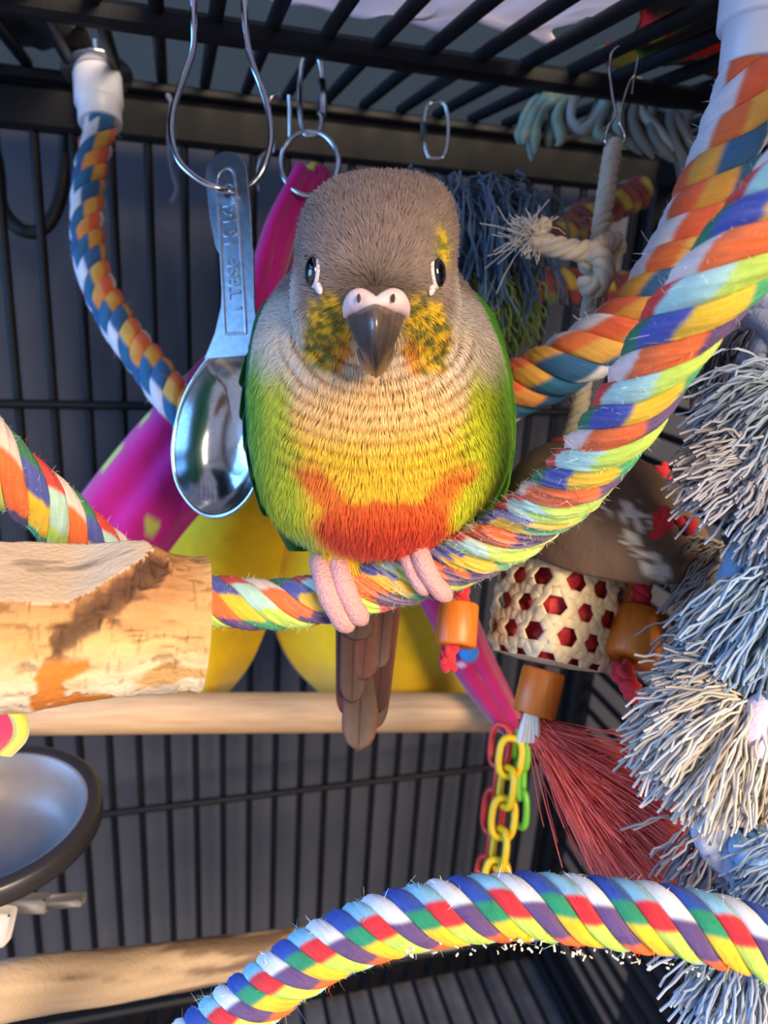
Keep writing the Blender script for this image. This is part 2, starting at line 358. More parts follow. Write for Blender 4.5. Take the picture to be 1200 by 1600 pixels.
# ------------------------------------------------------------------ perches behind
def rope_strand_colors(tab, phi):           # tab: list of (lower angle bound, colour) from high to low
    out = np.broadcast_to(s2l(tab[-1][1]), phi.shape+(3,)).copy(); bl = 5.0
    for lo, c in tab[-2::-1]:
        k = smooth(lo-bl, lo+bl, phi)[..., None]; out = out*(1-k)+s2l(c)*k
    k = smooth(180, 180-2*bl, phi)[..., None]; out = out*k+s2l(tab[-1][1])*(1-k); return out
def rope(root, ctrl, R, lead, tables, phase=0.0, drift=0.0, worn=None, fuzzn=1500, fuzzl=0.16, seed=0, mat=None, dirty=0.0, per=90):
    """ctrl: control points (x,y,z[,radius factor]) running left to right / upward; three laid strands, each its own part"""
    ctrl = np.asarray(ctrl, float); L = plen(ctrl)*1.02; n = int(L/lead*per); c = spline(ctrl, n); pts = c[:, :3]
    rf = c[:, 3] if c.shape[1] > 3 else np.ones(n)
    s = np.r_[0, np.cumsum(np.linalg.norm(np.diff(pts, axis=0), axis=1))]; t, e1, e2 = frames(pts, -FWD)
    T = np.linspace(-1, 1, 15); fz = G(); FP = []; FN = []; FC = []
    for j in range(len(tables)):
        k = len(tables); th = (phase+2*math.pi*j/k-2*math.pi*s/lead)[:, None]+T[None]*(math.pi/k)*1.04
        lob = max(0.22, 0.84/k); prof = (1-lob)+lob*np.sqrt(np.clip(1-(0.97*T)**2, 0, 1))
        nz = fbm(np.stack([s[:, None]*1.1+np.zeros_like(th), T[None]*1.2+np.zeros_like(th), th*0+j*7+seed], -1), 3, seed)
        wr = 0 if worn is None else worn(pts)[:, None]
        fine = vnoise(np.stack([s[:, None]*2.2+np.zeros_like(th), T[None]*7+np.zeros_like(th), th*0+j], -1), seed+3)
        r = R*rf[:, None]*(prof[None]*(0.96+0.09*nz)+0.035*(fine-0.5)+wr*(0.34*(nz-0.5)+0.12*(fine-0.5)))
        V = pts[:, None]+r[..., None]*(np.cos(th)[..., None]*e1[:, None]+np.sin(th)[..., None]*e2[:, None])
        phi = np.degrees(th)+drift*(s/s[-1])[:, None]+16*(vnoise(np.stack([s[:, None]*0.7+0*th, 0*th+j*5, 0*th+seed], -1), seed+5)-0.5)+wr*130*(nz-0.5); phi = (phi+180) % 360-180
        C = rope_strand_colors(tables[j], phi)
        mott = fbm(np.stack([s[:, None]*2.5+0*th, np.cos(th)*2, np.sin(th)*2], -1), 3, seed+11)[..., None]
        C = C*(0.82+0.32*mott)
        if dirty: C = C*(1-dirty)+dirty*s2l((150, 135, 120))*mott
        if worn is not None:
            C = C*(1-0.35*wr[..., None]*smooth(0.45, 0.75, fine)[..., None])+s2l((215, 205, 190))*0.35*wr[..., None]*smooth(0.45, 0.75, fine)[..., None]
        m = len(T)+1; ring = np.concatenate([V, (pts[:, None]+(V[:, 7:8]-pts[:, None])*0.15)], 1)
        uv = np.stack(np.broadcast_arrays(s[:, None], np.r_[T, 0][None]*R*0.9+0.35*s[:, None]), -1)
        g = G(); g.add(ring, gridf(n, m), uv, np.concatenate([C, C[:, 7:8]], 1).reshape(-1, 3))
        for kk in (0, n-1):
            g.add(np.vstack([ring[kk], ring[kk].mean(0)]), [[q, (q+1) % m, m] for q in range(m)], None, C[kk, 7])
        part('strand', g, mat or m_rope, root)
        ii = rng.integers(0, n, fuzzn//k); jj = rng.integers(0, len(T), fuzzn//k)
        FP.append(V[ii, jj]); FN.append(unit(V[ii, jj]-pts[ii])*0.7+unit(V[np.minimum(ii+2, n-1), jj]-V[ii, jj])*rng.choice([-1, 1], len(ii))[:, None]*0.8); FC.append(C[ii, jj])
        if worn is not None:
            W = worn(pts); pr = W/W.sum(); q = int(fuzzn*0.9)//k; ii = rng.choice(n, q, p=pr); jj = rng.integers(0, len(T), q)
            FP.append(V[ii, jj]); FN.append(unit(V[ii, jj]-pts[ii])*0.9+unit(V[np.minimum(ii+2, n-1), jj]-V[ii, jj])*rng.choice([-1, 1], q)[:, None]); FC.append(C[ii, jj]*0.6+0.4)
    FP = np.vstack(FP); FN = np.vstack(FN); FC = np.vstack(FC); nn = len(FP)
    d = unit(FN+0.55*rng.normal(size=(nn, 3))); ln = fuzzl*(0.4+rng.random((nn, 1))**2*1.5)
    b = 1.1*rng.normal(size=(nn, 3)); ks = np.array([0, 0.35, 0.7, 1.0])
    paths = FP[:, None]+d[:, None]*ln[:, None]*ks[None, :, None]+b[:, None]*ln[:, None]*(ks**2)[None, :, None]
    wd = unit(np.cross(d, rng.normal(size=(nn, 3)))); multi_ribbon(fz, paths, wd, np.array([0.010, 0.009, 0.007, 0.003]), np.minimum(FC*1.05, 1))
    part('fuzz', fz, m_fuzz, root, kind='stuff')
    return pts, t
RED = (226, 40, 52); WHT = (240, 236, 236); BLU = (40, 78, 170); GRN = (30, 146, 104); YEL = (252, 200, 40); LIM = (198, 226, 92)
PUR = (100, 70, 124); ORG = (252, 112, 44); MNT = (188, 226, 214); LBL = (150, 206, 226); IND = (72, 84, 170); TEA = (26, 100, 142); OCH = (224, 160, 62)
DOR = (232, 100, 60)

# far red and yellow rope looped in the corner by the back panel
rt_ = thing('rope_loop', 'dim red and yellow rope loop hanging in the far corner of the cage', 'rope', P(880, 470, 36))
TR = [[(60, (120, 30, 40)), (-20, (190, 160, 50)), (-180, (150, 40, 40))], [(40, (160, 50, 40)), (-40, (120, 30, 44)), (-180, (110, 120, 60))], [(50, (180, 150, 60)), (-30, (150, 44, 36)), (-180, (90, 40, 60))]]
rope(rt_, PP([(1000, 300, 37.5), (935, 330, 36.5), (870, 365, 35.5), (815, 400, 35), (826, 440, 35), (900, 448, 35.5), (985, 452, 36), (1040, 440, 37)]), 0.85, 1.9, TR, fuzzn=500, seed=21, dirty=0.2)

# pale dowel perch
d_ = thing('dowel_perch', 'smooth pale wooden dowel perch crossing behind the parrot tail', 'perch', P(400, 1145, 33))
g = G(); pts = spline(PP([(-700, 1118, 30.5), (-120, 1118, 32.2), (300, 1114, 33), (798, 1113, 35)]), 60)
tube(g, pts, np.r_[[0.82], np.full(58, 0.9), [0.84]]*1.0, 28); part('dowel', g, m_dowel, d_)

# knobbly branch perch low on the left
b_ = thing('branch_perch', 'knobbly grey-brown natural branch perch at the lower left', 'perch', P(100, 1580, 26))
c = spline(PP([(-520, 1690, 17.5), (-160, 1590, 21), (40, 1542, 23.5), (250, 1513, 28), (470, 1480, 34.5), (704, 1457, 43)]), 190); n = len(c)
t, e1, e2 = frames(c, -FWD); a = np.linspace(0, 2*math.pi, 40, endpoint=False); s = np.linspace(0, 1, n)
q = np.stack(np.broadcast_arrays(s[:, None]*9, np.cos(a)[None]*1.2, np.sin(a)[None]*1.2), -1); nz = fbm(q, 4, 5)
kn = np.exp(-((s[:, None]-0.62)/0.03)**2-((a[None]-0.3)/0.6)**2)*0.25
r = 0.88*(0.86+0.3*nz+kn); V = c[:, None]+r[..., None]*(np.cos(a)[None, :, None]*e1[:, None]+np.sin(a)[None, :, None]*e2[:, None])
bark = smooth(0.5, 0.62, fbm(q*np.array([1, 1.6, 1.6]), 4, 9))[..., None]; gr = vnoise(q*np.array([2, 9, 9]), 6)[..., None]
C = s2l((196, 168, 140))*(0.8+0.3*gr)*(1-bark)+s2l((128, 104, 84))*(0.7+0.5*gr)*bark
g = G(); g.add(V, gridf(n, 40), None, C.reshape(-1, 3))
for k in (0, n-1): g.add(np.vstack([V[k], V[k].mean(0)]), [[i, (i+1) % 40, 40] for i in range(40)], None, s2l((214, 176, 132)))
part('branch', g, m_branch, b_)
g = G()
for k in range(26):                     # loose bark fibres hanging underneath
    i = rng.integers(40, n-8); p = V[i, 20+rng.integers(-12, 12)]-UP*0.3; dd = unit(-UP+0.7*rng.normal(size=3))*rng.uniform(.3, 1.1)
    tube(g, spline([p, p+dd*0.5+0.1*rng.normal(size=3), p+dd], 6), 0.018, 4, col=s2l((180, 160, 140)))
part('bark_fibre', g, m_fuzz, b_, kind='stuff')
# ------------------------------------------------------------------ rope perch B: from the far left cap, behind the parrot, up to the near right cap
rb = thing('rope_perch', 'long orange, blue and white rope perch with white end caps sagging behind the parrot', 'rope perch', P(560, 720, 27))
WB = (228, 224, 234)
TB = [[(128, WB), (80, DOR), (35, OCH), (-32, TEA), (-95, WB), (-180, DOR)], [(134, WB), (86, DOR), (42, OCH), (-26, (36, 96, 150)), (-88, WB), (-180, (226, 120, 100))], [(122, WB), (76, (226, 112, 60)), (30, (228, 172, 80)), (-38, TEA), (-104, WB), (-180, DOR)]]
lc = [(160, 176, 33.4), (156, 205, 33.2), (138, 290, 32.6), (140, 400, 31.6), (175, 490, 30.6), (228, 565, 29.6), (290, 640, 28.6), (400, 725, 27.8), (540, 738, 26.9), (680, 690, 25.6), (790, 618, 23.9), (900, 560, 22.4), (1000, 488, 21.6), (1075, 370, 20.8), (1130, 250, 20), (1165, 150, 19.4), (1176, 96, 19.2)]
lf = [0.78, 0.78, 0.79, 0.81, 0.84, 0.88, 0.94, 1.0, 1.02, 1.04, 1.06, 1.06, 1.06, 1.06, 1.06, 1.0, 0.92]
TB = TB+[[(130, WB), (84, DOR), (38, (230, 150, 70)), (-30, (30, 90, 136)), (-96, WB), (-180, DOR)]]
TB = [[(lo_+sh_ if lo_ > -180 else lo_, c_) for lo_, c_ in tb_] for tb_, sh_ in zip(TB, (0, 38, -14, -40))]
rope(rb, np.c_[PP(lc), lf], 0.87, 3.5, TB, phase=0.6, drift=65, fuzzn=5000, fuzzl=0.08, seed=31)
def cap(o, ax, prof, name='end_cap'):
    g = G(); lathe(g, prof, o, ax, 40, cap0=True); return part(name, g, m_plastic, rb)
ax = unit(P(152, 100, 33.8)-P(158, 195, 33.4))
o0 = P(157, 194, 33.4)
cap(o0, ax, [(0.88, 0), (0.93, 0), (0.95, 0.05), (0.95, 0.85), (1.02, 0.9), (1.06, 0.95), (1.06, 2.32), (1.02, 2.38), (0.3, 2.38)])
g = G(); lathe(g, [(0.3, 2.45), (1.5, 2.45), (1.56, 2.5), (1.5, 2.56), (0.3, 2.58)], o0, ax, 36); lathe(g, [(0.05, 3.0), (0.75, 3.0), (0.75, 3.06), (0.05, 3.08)], o0, ax, 24)
lathe(g, [(0.12, 2.3), (0.12, 4.2)], o0, ax, 10, cap1=True); part('washer', g, m_steel, rb, 'steel washers and bolt clamping the cap to the roof bars')
ax = unit(P(1192, -60, 18.9)-P(1173, 112, 19.2)); o1 = P(1180, 108, 19.2)
cap(o1, ax, [(0.80, 0), (0.86, 0), (0.89, 0.06), (0.89, 0.98), (0.93, 1.0), (1.04, 1.05), (1.05, 1.1), (1.05, 2.5), (0.3, 2.55)])

def ext(p, before, after):               # carry a perch on out of frame towards the cage panels
    def run(p0, tan, q, n=6):
        p2 = p0+q[0]*RT+q[1]*UP+q[2]*FWD; p1 = p0+tan*np.linalg.norm(p2-p0)*0.45; t = np.linspace(0, 1, n+1)[1:, None]
        return (1-t)**2*p0+2*t*(1-t)*p1+t*t*p2
    return np.vstack([run(p[0], unit(p[0]-p[1]), before)[::-1], p, run(p[-1], unit(p[-1]-p[-2]), after)])
# ------------------------------------------------------------------ rope perch A: the one the parrot stands on
ra = thing('rope_perch', 'bright thick multicoloured cotton rope perch that the parrot stands on', 'rope perch', P(600, 950, 20))
TA = [[(50, (240, 214, 206)), (-28, ORG), (-120, PUR), (-180, (230, 214, 200))],
      [(70, (34, 120, 84)), (22, IND), (-38, YEL), (-110, (60, 168, 112)), (-180, IND)],
      [(62, (222, 52, 46)), (5, MNT), (-80, LIM), (-130, RED), (-180, (222, 52, 46))]]
la = [(-110, 610, 15.6), (0, 728, 16.6), (70, 788, 17.6), (140, 850, 18.8), (230, 915, 19.8), (330, 938, 20.2), (440, 944, 20.3), (540, 925, 20.1), (640, 900, 19.8), (740, 862, 19.0), (840, 800, 17.8), (920, 725, 16.4), (990, 630, 15.0), (1050, 530, 13.8), (1120, 440, 12.8), (1200, 345, 12.1), (1300, 235, 11.4)]
_f1, _f2 = P(640, 905, 19.8), P(830, 808, 17.9)
wornA = lambda p: 0.8*np.exp(-(((p-_f1)**2).sum(1))/7.0)+0.75*np.exp(-(((p-_f2)**2).sum(1))/4.0)+0.12
RA = 0.74
ptsA, tA = rope(ra, np.c_[ext(PP(la), (-13, 8, 1), (13, 4.5, 2)), [0.96]*14+[1]*15], RA, 4.3, TA+TA, phase=2.2, drift=0, worn=wornA, fuzzn=11000, fuzzl=0.055, seed=41, per=110)

# ------------------------------------------------------------------ rope perch C: across the bottom of the frame
rc = thing('rope_perch', 'bright rainbow rope perch arching across the lower front of the cage', 'rope perch', P(700, 1600, 15))
TC = [[(38, BLU), (2, GRN), (-60, YEL), (-180, BLU)], [(48, LBL), (0, RED), (-62, LIM), (-180, MNT)], [(28, WHT), (-36, PUR), (-95, ORG), (-180, WHT)]]
lcx = [(190, 1720, 17.8), (320, 1618, 17.2), (400, 1558, 16.9), (490, 1495, 16.6), (590, 1450, 16.3), (700, 1425, 16), (820, 1416, 15.7), (930, 1424, 15.4), (1040, 1437, 15), (1130, 1456, 14.7), (1220, 1483, 14.4), (1330, 1520, 14)]
rope(rc, ext(PP(lcx), (-13, -7, 3), (11, -4, 1)), 0.672, 2.85, TC+TC, phase=1.1, drift=-10, fuzzn=9000, fuzzl=0.065, seed=51, per=120)
g = G()                                  # pale crumbs of fluff stuck under the rope
for k in range(70):
    u = rng.uniform(620, 1120); p = P(u, np.interp(u, [590, 820, 1130], [1493, 1476, 1525])+rng.uniform(-12, 7), 15.4-0.3)
    tube(g, np.array([p, p+rng.normal(size=3)*0.025+1e-3, p+rng.normal(size=3)*0.04-UP*0.02]), rng.uniform(0.010, 0.028), 5, col=s2l((232, 220, 196)))
part('fluff_crumbs', g, m_fuzz, rc, kind='stuff')

# ------------------------------------------------------------------ log block
lg = thing('log_perch', 'chunky peeled birch log with a pale sawn facet on top at the left edge', 'log', P(150, 1105, 14))
n, m = 230, 200; u = np.linspace(0, 1, n); a = np.linspace(-math.pi, math.pi, m, endpoint=False)
c0 = P(-150, 968, 13.2); c1 = P(316, 974, 15.0); axl = unit(c1-c0); e1 = unit(-FWD-(-FWD @ axl)*axl); e2 = np.cross(e1, axl)
cen = c0+(c1-c0)*u[:, None]; U2, A2 = np.meshgrid(u, a, indexing='ij')
q = np.stack([U2*7, np.cos(A2)*1.6, np.sin(A2)*1.6], -1)
R0 = 1.36+0.30*(1-smooth(0.45, 0.9, U2))+0.05*smooth(0.95, 1, U2)
R0 = R0+0.34*np.exp(-((U2-0.74)/0.10)**2-((A2-1.15)/0.55)**2)
fine = fbm(q*np.array([5, 1.6, 1.6]), 4, 3); r = R0*(0.95+0.10*fbm(q, 3, 1))
crack = smooth(0.62, 0.74, fbm(q*np.array([1.6, 9, 9])+fine[..., None]*0.8, 3, 8))*0.8+0.5*smooth(0.66, 0.76, fbm(q*np.array([9, 3, 3]), 3, 18))
streak = smooth(0.30, 0.75, np.exp(-((A2-(1.0-1.15*(0.83-U2)/0.34))/0.30)**2)*smooth(0.44, 0.52, U2)*smooth(0.88, 0.82, U2)+0.9*(fbm(q*np.array([4, 7, 7]), 3, 28)-0.5))*np.exp(-((A2-(1.0-1.15*(0.83-U2)/0.34))/0.40)**2)
rad = smooth(0.45, 0.0, np.hypot((U2-0.755)*6, (A2-1.0)))
ph = np.arctan2((A2-1.0), (U2-0.755)*6); ray = vnoise(np.stack([ph*9, ph*0+1, ph*0], -1), 4)
r = r*(1-0.02*crack)-streak*0.14*(0.4+vnoise(q*np.array([6, 9, 9]), 5))-rad*0.10*ray
# sawn facet: cut by a plane facing up and to the camera
phi0 = 1.22; pd = 1.06+0.56*smooth(0.50, 0.80, U2); cutr = pd/np.maximum(np.cos(A2-phi0), 0.05); facet = (cutr < r)*smooth(0.86, 0.80, U2)
r = np.where(facet > 0.5, cutr, r)
V = cen[:, None]+r[..., None]*(np.cos(A2)[..., None]*e1+np.sin(A2)[..., None]*e2)
k1 = fbm(q*np.array([1.2, 2.2, 2.2]), 4, 12)[..., None]; k2 = fbm(q*np.array([1, 7, 7]), 3, 14)[..., None]
C = s2l((222, 172, 112))*(0.62+0.5*k2)*(1-0)+0*k1
low = smooth(0.1, -0.8, A2+0.5*(k1[..., 0]-0.5)*2)[..., None]*smooth(0.35, 0.55, k1); C = C*(1-low*0.85)+low*0.85*s2l((240, 220, 196))*(0.75+0.4*k2)
top = smooth(-0.1, 0.6, A2+0.5*(k1[..., 0]-0.5))[..., None]*(1-0.6*smooth(0.85, 1.0, U2)[..., None])*0.75; C = C*(1-top)+top*s2l((172, 112, 74))*(0.45+0.9*k2)
C = C*(1-0.55*crack[..., None]); C = C*(1-0.92*streak[..., None])+0.92*streak[..., None]*s2l((78, 52, 42))*(0.3+1.2*fine[..., None])
C = C*(1-0.75*(rad*ray)[..., None])
un = U2+0.05*(k1[..., 0]-0.5)*4
peel = smooth(0.455, 0.475, un)*smooth(0.575, 0.555, un+0.10*smooth(-0.7, -1.2, A2)*0-0.05*(A2+1))*smooth(0.05, -0.1, A2+0.25)
peel2 = smooth(-0.92, -1.02, A2+0.35*(k1[..., 0]-0.5))*smooth(0.42, 0.46, un)*smooth(0.78, 0.70, un); pe = np.maximum(peel, peel2)[..., None]
C = C*(1-pe)+pe*s2l((206, 124, 52))*(0.75+0.45*k2)
V = V-(peel+peel2)[..., None].clip(0, 1)*0.05*unit(V-cen[:, None])
fk = smooth(0.62, 0.72, fbm(q*np.array([0.7, 2.5, 2.5])+9, 3, 15))[..., None]
Fc_ = s2l((240, 200, 160))*(0.74+0.34*k2)*(1-0.4*fk)
knot = np.exp(-((U2-0.575)/0.05)**2-((A2-1.35)/0.10)**2)[..., None]; Fc_ = Fc_*(1-0.5*knot)
C = np.where((facet > 0.5)[..., None], Fc_, C)
g = G(); g.add(V, gridf(n, m), None, np.clip(C, 0, 1).reshape(-1, 3)); part('log', g, m_wood_log, lg)
g = G(); k = n-1; rr = np.linspace(1, 0, 9)[:, None, None]; ring = cen[k]+(V[k]-cen[k])*rr+axl*0.05*(1-rr**6)
cg = s2l((226, 190, 146))*(0.8+0.25*np.sin(rr*30+0*V[k][None, :, :1])*0.5); g.add(ring, gridf(9, m), None, np.broadcast_to(cg, (9, m, 3)).reshape(-1, 3))
part('sawn_end', g, m_wood_log, lg)
g = G(); ring = cen[0]+(V[0]-cen[0])*rr-axl*0.02*(1-rr**6); g.add(ring, gridf(9, m), None, np.broadcast_to(cg, (9, m, 3)).reshape(-1, 3)); part('sawn_end', g, m_wood_log, lg)

# ------------------------------------------------------------------ steel dish at the left edge
bw = thing('food_bowl', 'round stainless steel dish in a dark ring holder at the lower left', 'bowl', P(-25, 1330, 26))
bo = P(-28, 1274, 26); Z = np.array([0, 0, 1.0])
g = G(); lathe(g, [(0.02, -1.9), (1.8, -1.9), (2.5, -1.75), (2.9, -1.35), (3.15, -0.7), (3.3, 0.0), (3.42, 0.1), (3.5, 0.06), (3.5, -0.02), (3.42, -0.06), (3.25, -0.7), (3.0, -1.42), (2.56, -1.86), (1.8, -2.02), (0.02, -2.02)], bo, Z, 72); part('bowl', g, M('dish_steel', (132, 124, 124), 0.40, 0.15, var=(1.2, (122, 116, 120), 0.7), bump=(1.5, 0.1, 0.04)), bw)
g = G(); lathe(g, [(3.52, 0.16), (3.85, 0.16), (3.95, 0.08), (3.97, -0.55), (3.9, -0.6), (3.6, -0.6), (3.52, -0.5), (3.52, 0.16)], bo, Z, 72); part('holder_ring', g, M('dark_ring', (74, 70, 74), 0.35, 0.6, bump=(4, 0.1, 0.02)), bw)
g = G(); p = P(100, 1408, 27.5); box(g, p, RT*0.75+UP*0.05, FWD*0.3, UP*0.17, 0.06); box(g, P(38, 1412, 27.4), RT*0.9, FWD*0.3, UP*0.3, 0.08)
part('holder_arm', g, M('grey_bracket', (118, 114, 118), 0.5, 0.3), bw)
g = G(); box(g, P(-18, 1444, 23.6), RT*0.72-UP*0.1, FWD*0.3, UP*0.55+RT*0.12, 0.08); part('bracket_block', g, M('pale_bracket', (196, 186, 186), 0.5), bw, 'pale plastic bracket block')

# ------------------------------------------------------------------ fleece tent behind the parrot
ft = thing('fleece_tent', 'magenta and yellow fleece bird tent hanging from a ring behind the parrot', 'bird tent', P(450, 1085, 32))
def fleece_col(V, base, spots):
    q = V*0.55; k = vnoise(q, 3); c = np.broadcast_to(s2l(base), V.shape).copy()
    for thr, cl, sd in spots:
        z = vnoise(q*1.3+sd, sd); c = np.where((z > thr)[..., None], s2l(cl), c)
    return c*(0.85+0.3*fbm(V*3, 2, 5)[..., None])
def ribbon(ctrl, wid, bulge, name, base, spots, thick=0.32, label=None):   # ctrl px points with depth; wid px half-width vectors
    A = spline(PP([(x-wx, y-wy, d) for (x, y, d), (wx, wy) in zip(ctrl, wid)]), 60); B = spline(PP([(x+wx, y+wy, d+0.5) for (x, y, d), (wx, wy) in zip(ctrl, wid)]), 60)
    k = np.linspace(0, 1, 22)[None, :, None]; rows = A[:, None]*(1-k)+B[:, None]*k
    rows = rows-FWD*bulge*np.sin(k*math.pi)+FWD*0.16*np.sin(k*math.pi*4.0+np.linspace(0, 3, 60)[:, None, None])
    g = G(); sheet(g, rows, thick, fleece_col(rows, base, spots)); return part(name, g, m_fleece, ft, label)
MAG = (190, 30, 130); sp = [(0.90, (190, 196, 90), 7), (0.92, (214, 190, 214), 13)]
ribbon([(478, 270, 28.2), (440, 350, 29), (416, 430, 29.8), (398, 520, 30.4), (345, 600, 30.8), (275, 690, 31), (215, 775, 31), (150, 870, 31), (90, 950, 31)],
       [(16, 6), (22, 8), (24, 8), (28, 14), (40, 26), (50, 34), (56, 40), (60, 44), (62, 46)], 0.6, 'side_flap', MAG, sp)
ribbon([(505, 268, 28.6), (492, 330, 29.4), (470, 420, 30.2), (440, 540, 31), (390, 640, 31.4), (322, 740, 31.6), (268, 800, 31.8), (205, 880, 31.8)],
       [(9, 3), (12, 3), (14, 4), (18, 8), (24, 14), (26, 18), (28, 20), (28, 22)], 0.4, 'side_flap', (196, 44, 136), [(0.9, (196, 196, 96), 5)])
ribbon([(498, 262, 28.9), (496, 300, 29.3), (486, 360, 30), (470, 430, 30.6)], [(14, 4), (15, 4), (14, 4), (12, 4)], 0.3, 'inner_edge', (206, 176, 60), [])
ribbon([(600, 760, 33.2), (660, 880, 33.4), (705, 960, 33.2), (742, 1040, 32.8), (792, 1120, 32.6), (808, 1150, 32.6)], [(30, -12), (30, -14), (28, -14), (26, -14), (18, -8), (8, -4)], 0.5, 'side_flap', (168, 30, 92), [(0.86, (214, 170, 190), 9)])
g = G(); lathe(g, [(0.0, 0.12), (0.3, 0.1), (0.42, 0.0)], P(731, 1017, 32.2)-FWD*0.45, -FWD, 16); part('printed_dot', g, M('blue_print', (50, 120, 200), 0.95), ft)
def lobe(rowspec, name, d0, fold, seed):
    rs = np.array(rowspec, float); ys = np.linspace(rs[0, 0], rs[-1, 0], 70); l = np.interp(ys, rs[:, 0], rs[:, 1]); r = np.interp(ys, rs[:, 0], rs[:, 2])
    ker = np.ones(5)/5; l = np.r_[l[:2], np.convolve(l, ker, 'valid'), l[-2:]]; r = np.r_[r[:2], np.convolve(r, ker, 'valid'), r[-2:]]
    k = np.linspace(0, 1, 50); rows = np.zeros((70, 50, 3))
    for i in range(70):
        for j in range(50):
            x = l[i]+(r[i]-l[i])*k[j]; dep = d0-fold*math.sin(math.pi*k[j])*(0.4+0.6*i/70)+0.35*math.sin(7*k[j]+seed)+(0.9*smooth(0.86, 1, i/69))
            rows[i, j] = P(x, ys[i], dep)
    c = s2l((232, 186, 20))*(0.88+0.24*fbm(rows*2.5, 2, seed)[..., None]); g = G(); sheet(g, rows, 0.4, c); return part(name, g, m_fleece, ft)
lobe([(560, 400, 455), (700, 335, 462), (780, 275, 452), (850, 240, 444), (930, 235, 432), (985, 238, 412), (1030, 250, 392), (1062, 275, 368), (1100, 306, 332)], 'lining', 35.8, 1.2, 1)
lobe([(560, 440, 560), (700, 440, 640), (850, 428, 690), (930, 418, 704), (985, 432, 716), (1025, 450, 728), (1060, 480, 740), (1104, 535, 748)], 'lining', 36.4, 1.3, 2)

g = G(); A = spline(PP([(-30, 1080, 17), (10, 1115, 17.2), (16, 1150, 17.4), (-10, 1180, 17.6)]), 24); k = np.linspace(-0.3, 0.3, 10)[None, :, None]
rows = A[:, None]+RT*k*1.2+FWD*0.15*np.cos(k*8); cc = np.where((k > 0.1), s2l((214, 214, 90)), s2l((196, 60, 110)))
sheet(g, rows, 0.25, np.broadcast_to(cc, rows.shape)); single('fleece_strip', g, m_fleece, 'small yellow and pink fleece strip end poking out under the log', 'fleece strip')
# ------------------------------------------------------------------ spoon and its wire hanger
DS = 23.6
ex_s = unit(RT*math.cos(0.30)-FWD*math.sin(0.30)); nz_s = np.cross(ex_s, UP)      # the spoon hangs turned a little to the left
def SPP(x, y, off=0.0): return P(356, 400, DS)+ex_s*(x-356)*DS/F*1.10+UP*(400-y)*DS/F+nz_s*off
wh = thing('wire_hanger', 'large keyhole-shaped steel wire hanger carrying the measuring spoon', 'hanger', P(345, 300, DS))
g = G()
hp = [(303, -16, 23.6), (302, 0, 23.5), (303, 50, 23.4), (300, 84, 23.4), (285, 128, 23.3), (271, 170, 23.2), (268, 212, 23.1), (279, 250, 23.0), (304, 276, 22.95), (334, 292, 22.95), (354, 297, 23.2), (362, 299, 23.6), (378, 296, 23.95), (396, 286, 24.0), (412, 262, 23.95), (423, 222, 23.9), (420, 178, 23.8), (409, 138, 23.7), (395, 102, 23.6), (386, 66, 23.6), (382, 20, 23.6), (381, -16, 23.6)]
tube(g, spline(PP(hp), 200), 0.105, 12); part('wire', g, m_steel, wh)
sp_ = thing('measuring_spoon', 'steel one tablespoon measuring spoon hanging beside the parrot', 'spoon', P(330, 812, DS))
def interp_outline(ys, pts):
    pts = np.array(pts, float); return np.interp(ys, pts[:, 1], pts[:, 0])
ysh = np.r_[238, 239.5, 242, 246, 252, 260, np.linspace(266, 557, 70)]
hl = interp_outline(ysh, [(350, 238), (340, 240.5), (331, 246), (325, 254), (322, 262), (322.5, 275), (328, 332), (336, 372), (339, 386), (345, 396), (347, 410), (348, 450), (347, 478), (337, 520), (321, 557)])
hr = interp_outline(ysh, [(352, 238), (362, 240.5), (372, 246), (380, 254), (384, 262), (386, 275), (392, 332), (394, 380), (394, 389), (396, 398), (397, 440), (398, 480), (402, 520), (410, 557)])
def flat_shape(name, loops, origin, ex, ey, half, bev, mat, parent):     # plate with holes: loops in cm along ex, ey
    cu = bpy.data.curves.new(name, 'CURVE'); cu.dimensions = '2D'; cu.fill_mode = 'BOTH'; cu.extrude = half; cu.bevel_depth = bev; cu.bevel_resolution = 1
    for lp in loops:
        s_ = cu.splines.new('POLY'); s_.points.add(len(lp)-1); s_.use_cyclic_u = True
        for i, (x, y) in enumerate(lp): s_.points[i].co = (x, y, 0, 1)
    to = bpy.data.objects.new(name, cu); COL.objects.link(to); dg = bpy.context.evaluated_depsgraph_get(); dg.update()
    me = bpy.data.meshes.new_from_object(to.evaluated_get(dg)); bpy.data.objects.remove(to); ez = np.cross(ex, ey)
    co = np.array([v.co[:] for v in me.vertices]); W = origin+co[:, :1]*ex+co[:, 1:2]*ey+co[:, 2:]*ez
    me.vertices.foreach_set('co', ((W-BASE[parent])*0.01).astype(np.float32).ravel()); me.materials.clear(); me.materials.append(mat); me.update()
    o = bpy.data.objects.new(name, me); COL.objects.link(o); o.parent = parent; BASE[o] = BASE[parent]; return o
kx = DS/F; o_sp = P(356, 400, DS); q2 = lambda x, y: ((x-356)*kx, (400-y)*kx)
loopo = [q2(x, y) for x, y in zip(hl, ysh)][::-1]+[q2(x, y) for x, y in zip(hr, ysh)]
ta = np.linspace(0, 2*math.pi, 28, endpoint=False); loopi = [q2(357+8.5*math.cos(q_), 300+11*math.sin(q_)) for q_ in ta]
hob = flat_shape('handle', [loopo, loopi], o_sp, ex_s*1.10, UP, 0.03, 0.02, m_spoonh, sp_)
g = G(); rp = [(353, 522), (349, 440), (345, 370), (341, 300), (341, 276), (348, 266), (360, 265), (367, 274), (370, 300), (376, 370), (381, 440), (385, 500), (386, 524)]
tube(g, spline(np.array([SPP(x, y, 0.045) for x, y in rp]), 90), 0.055, 8)
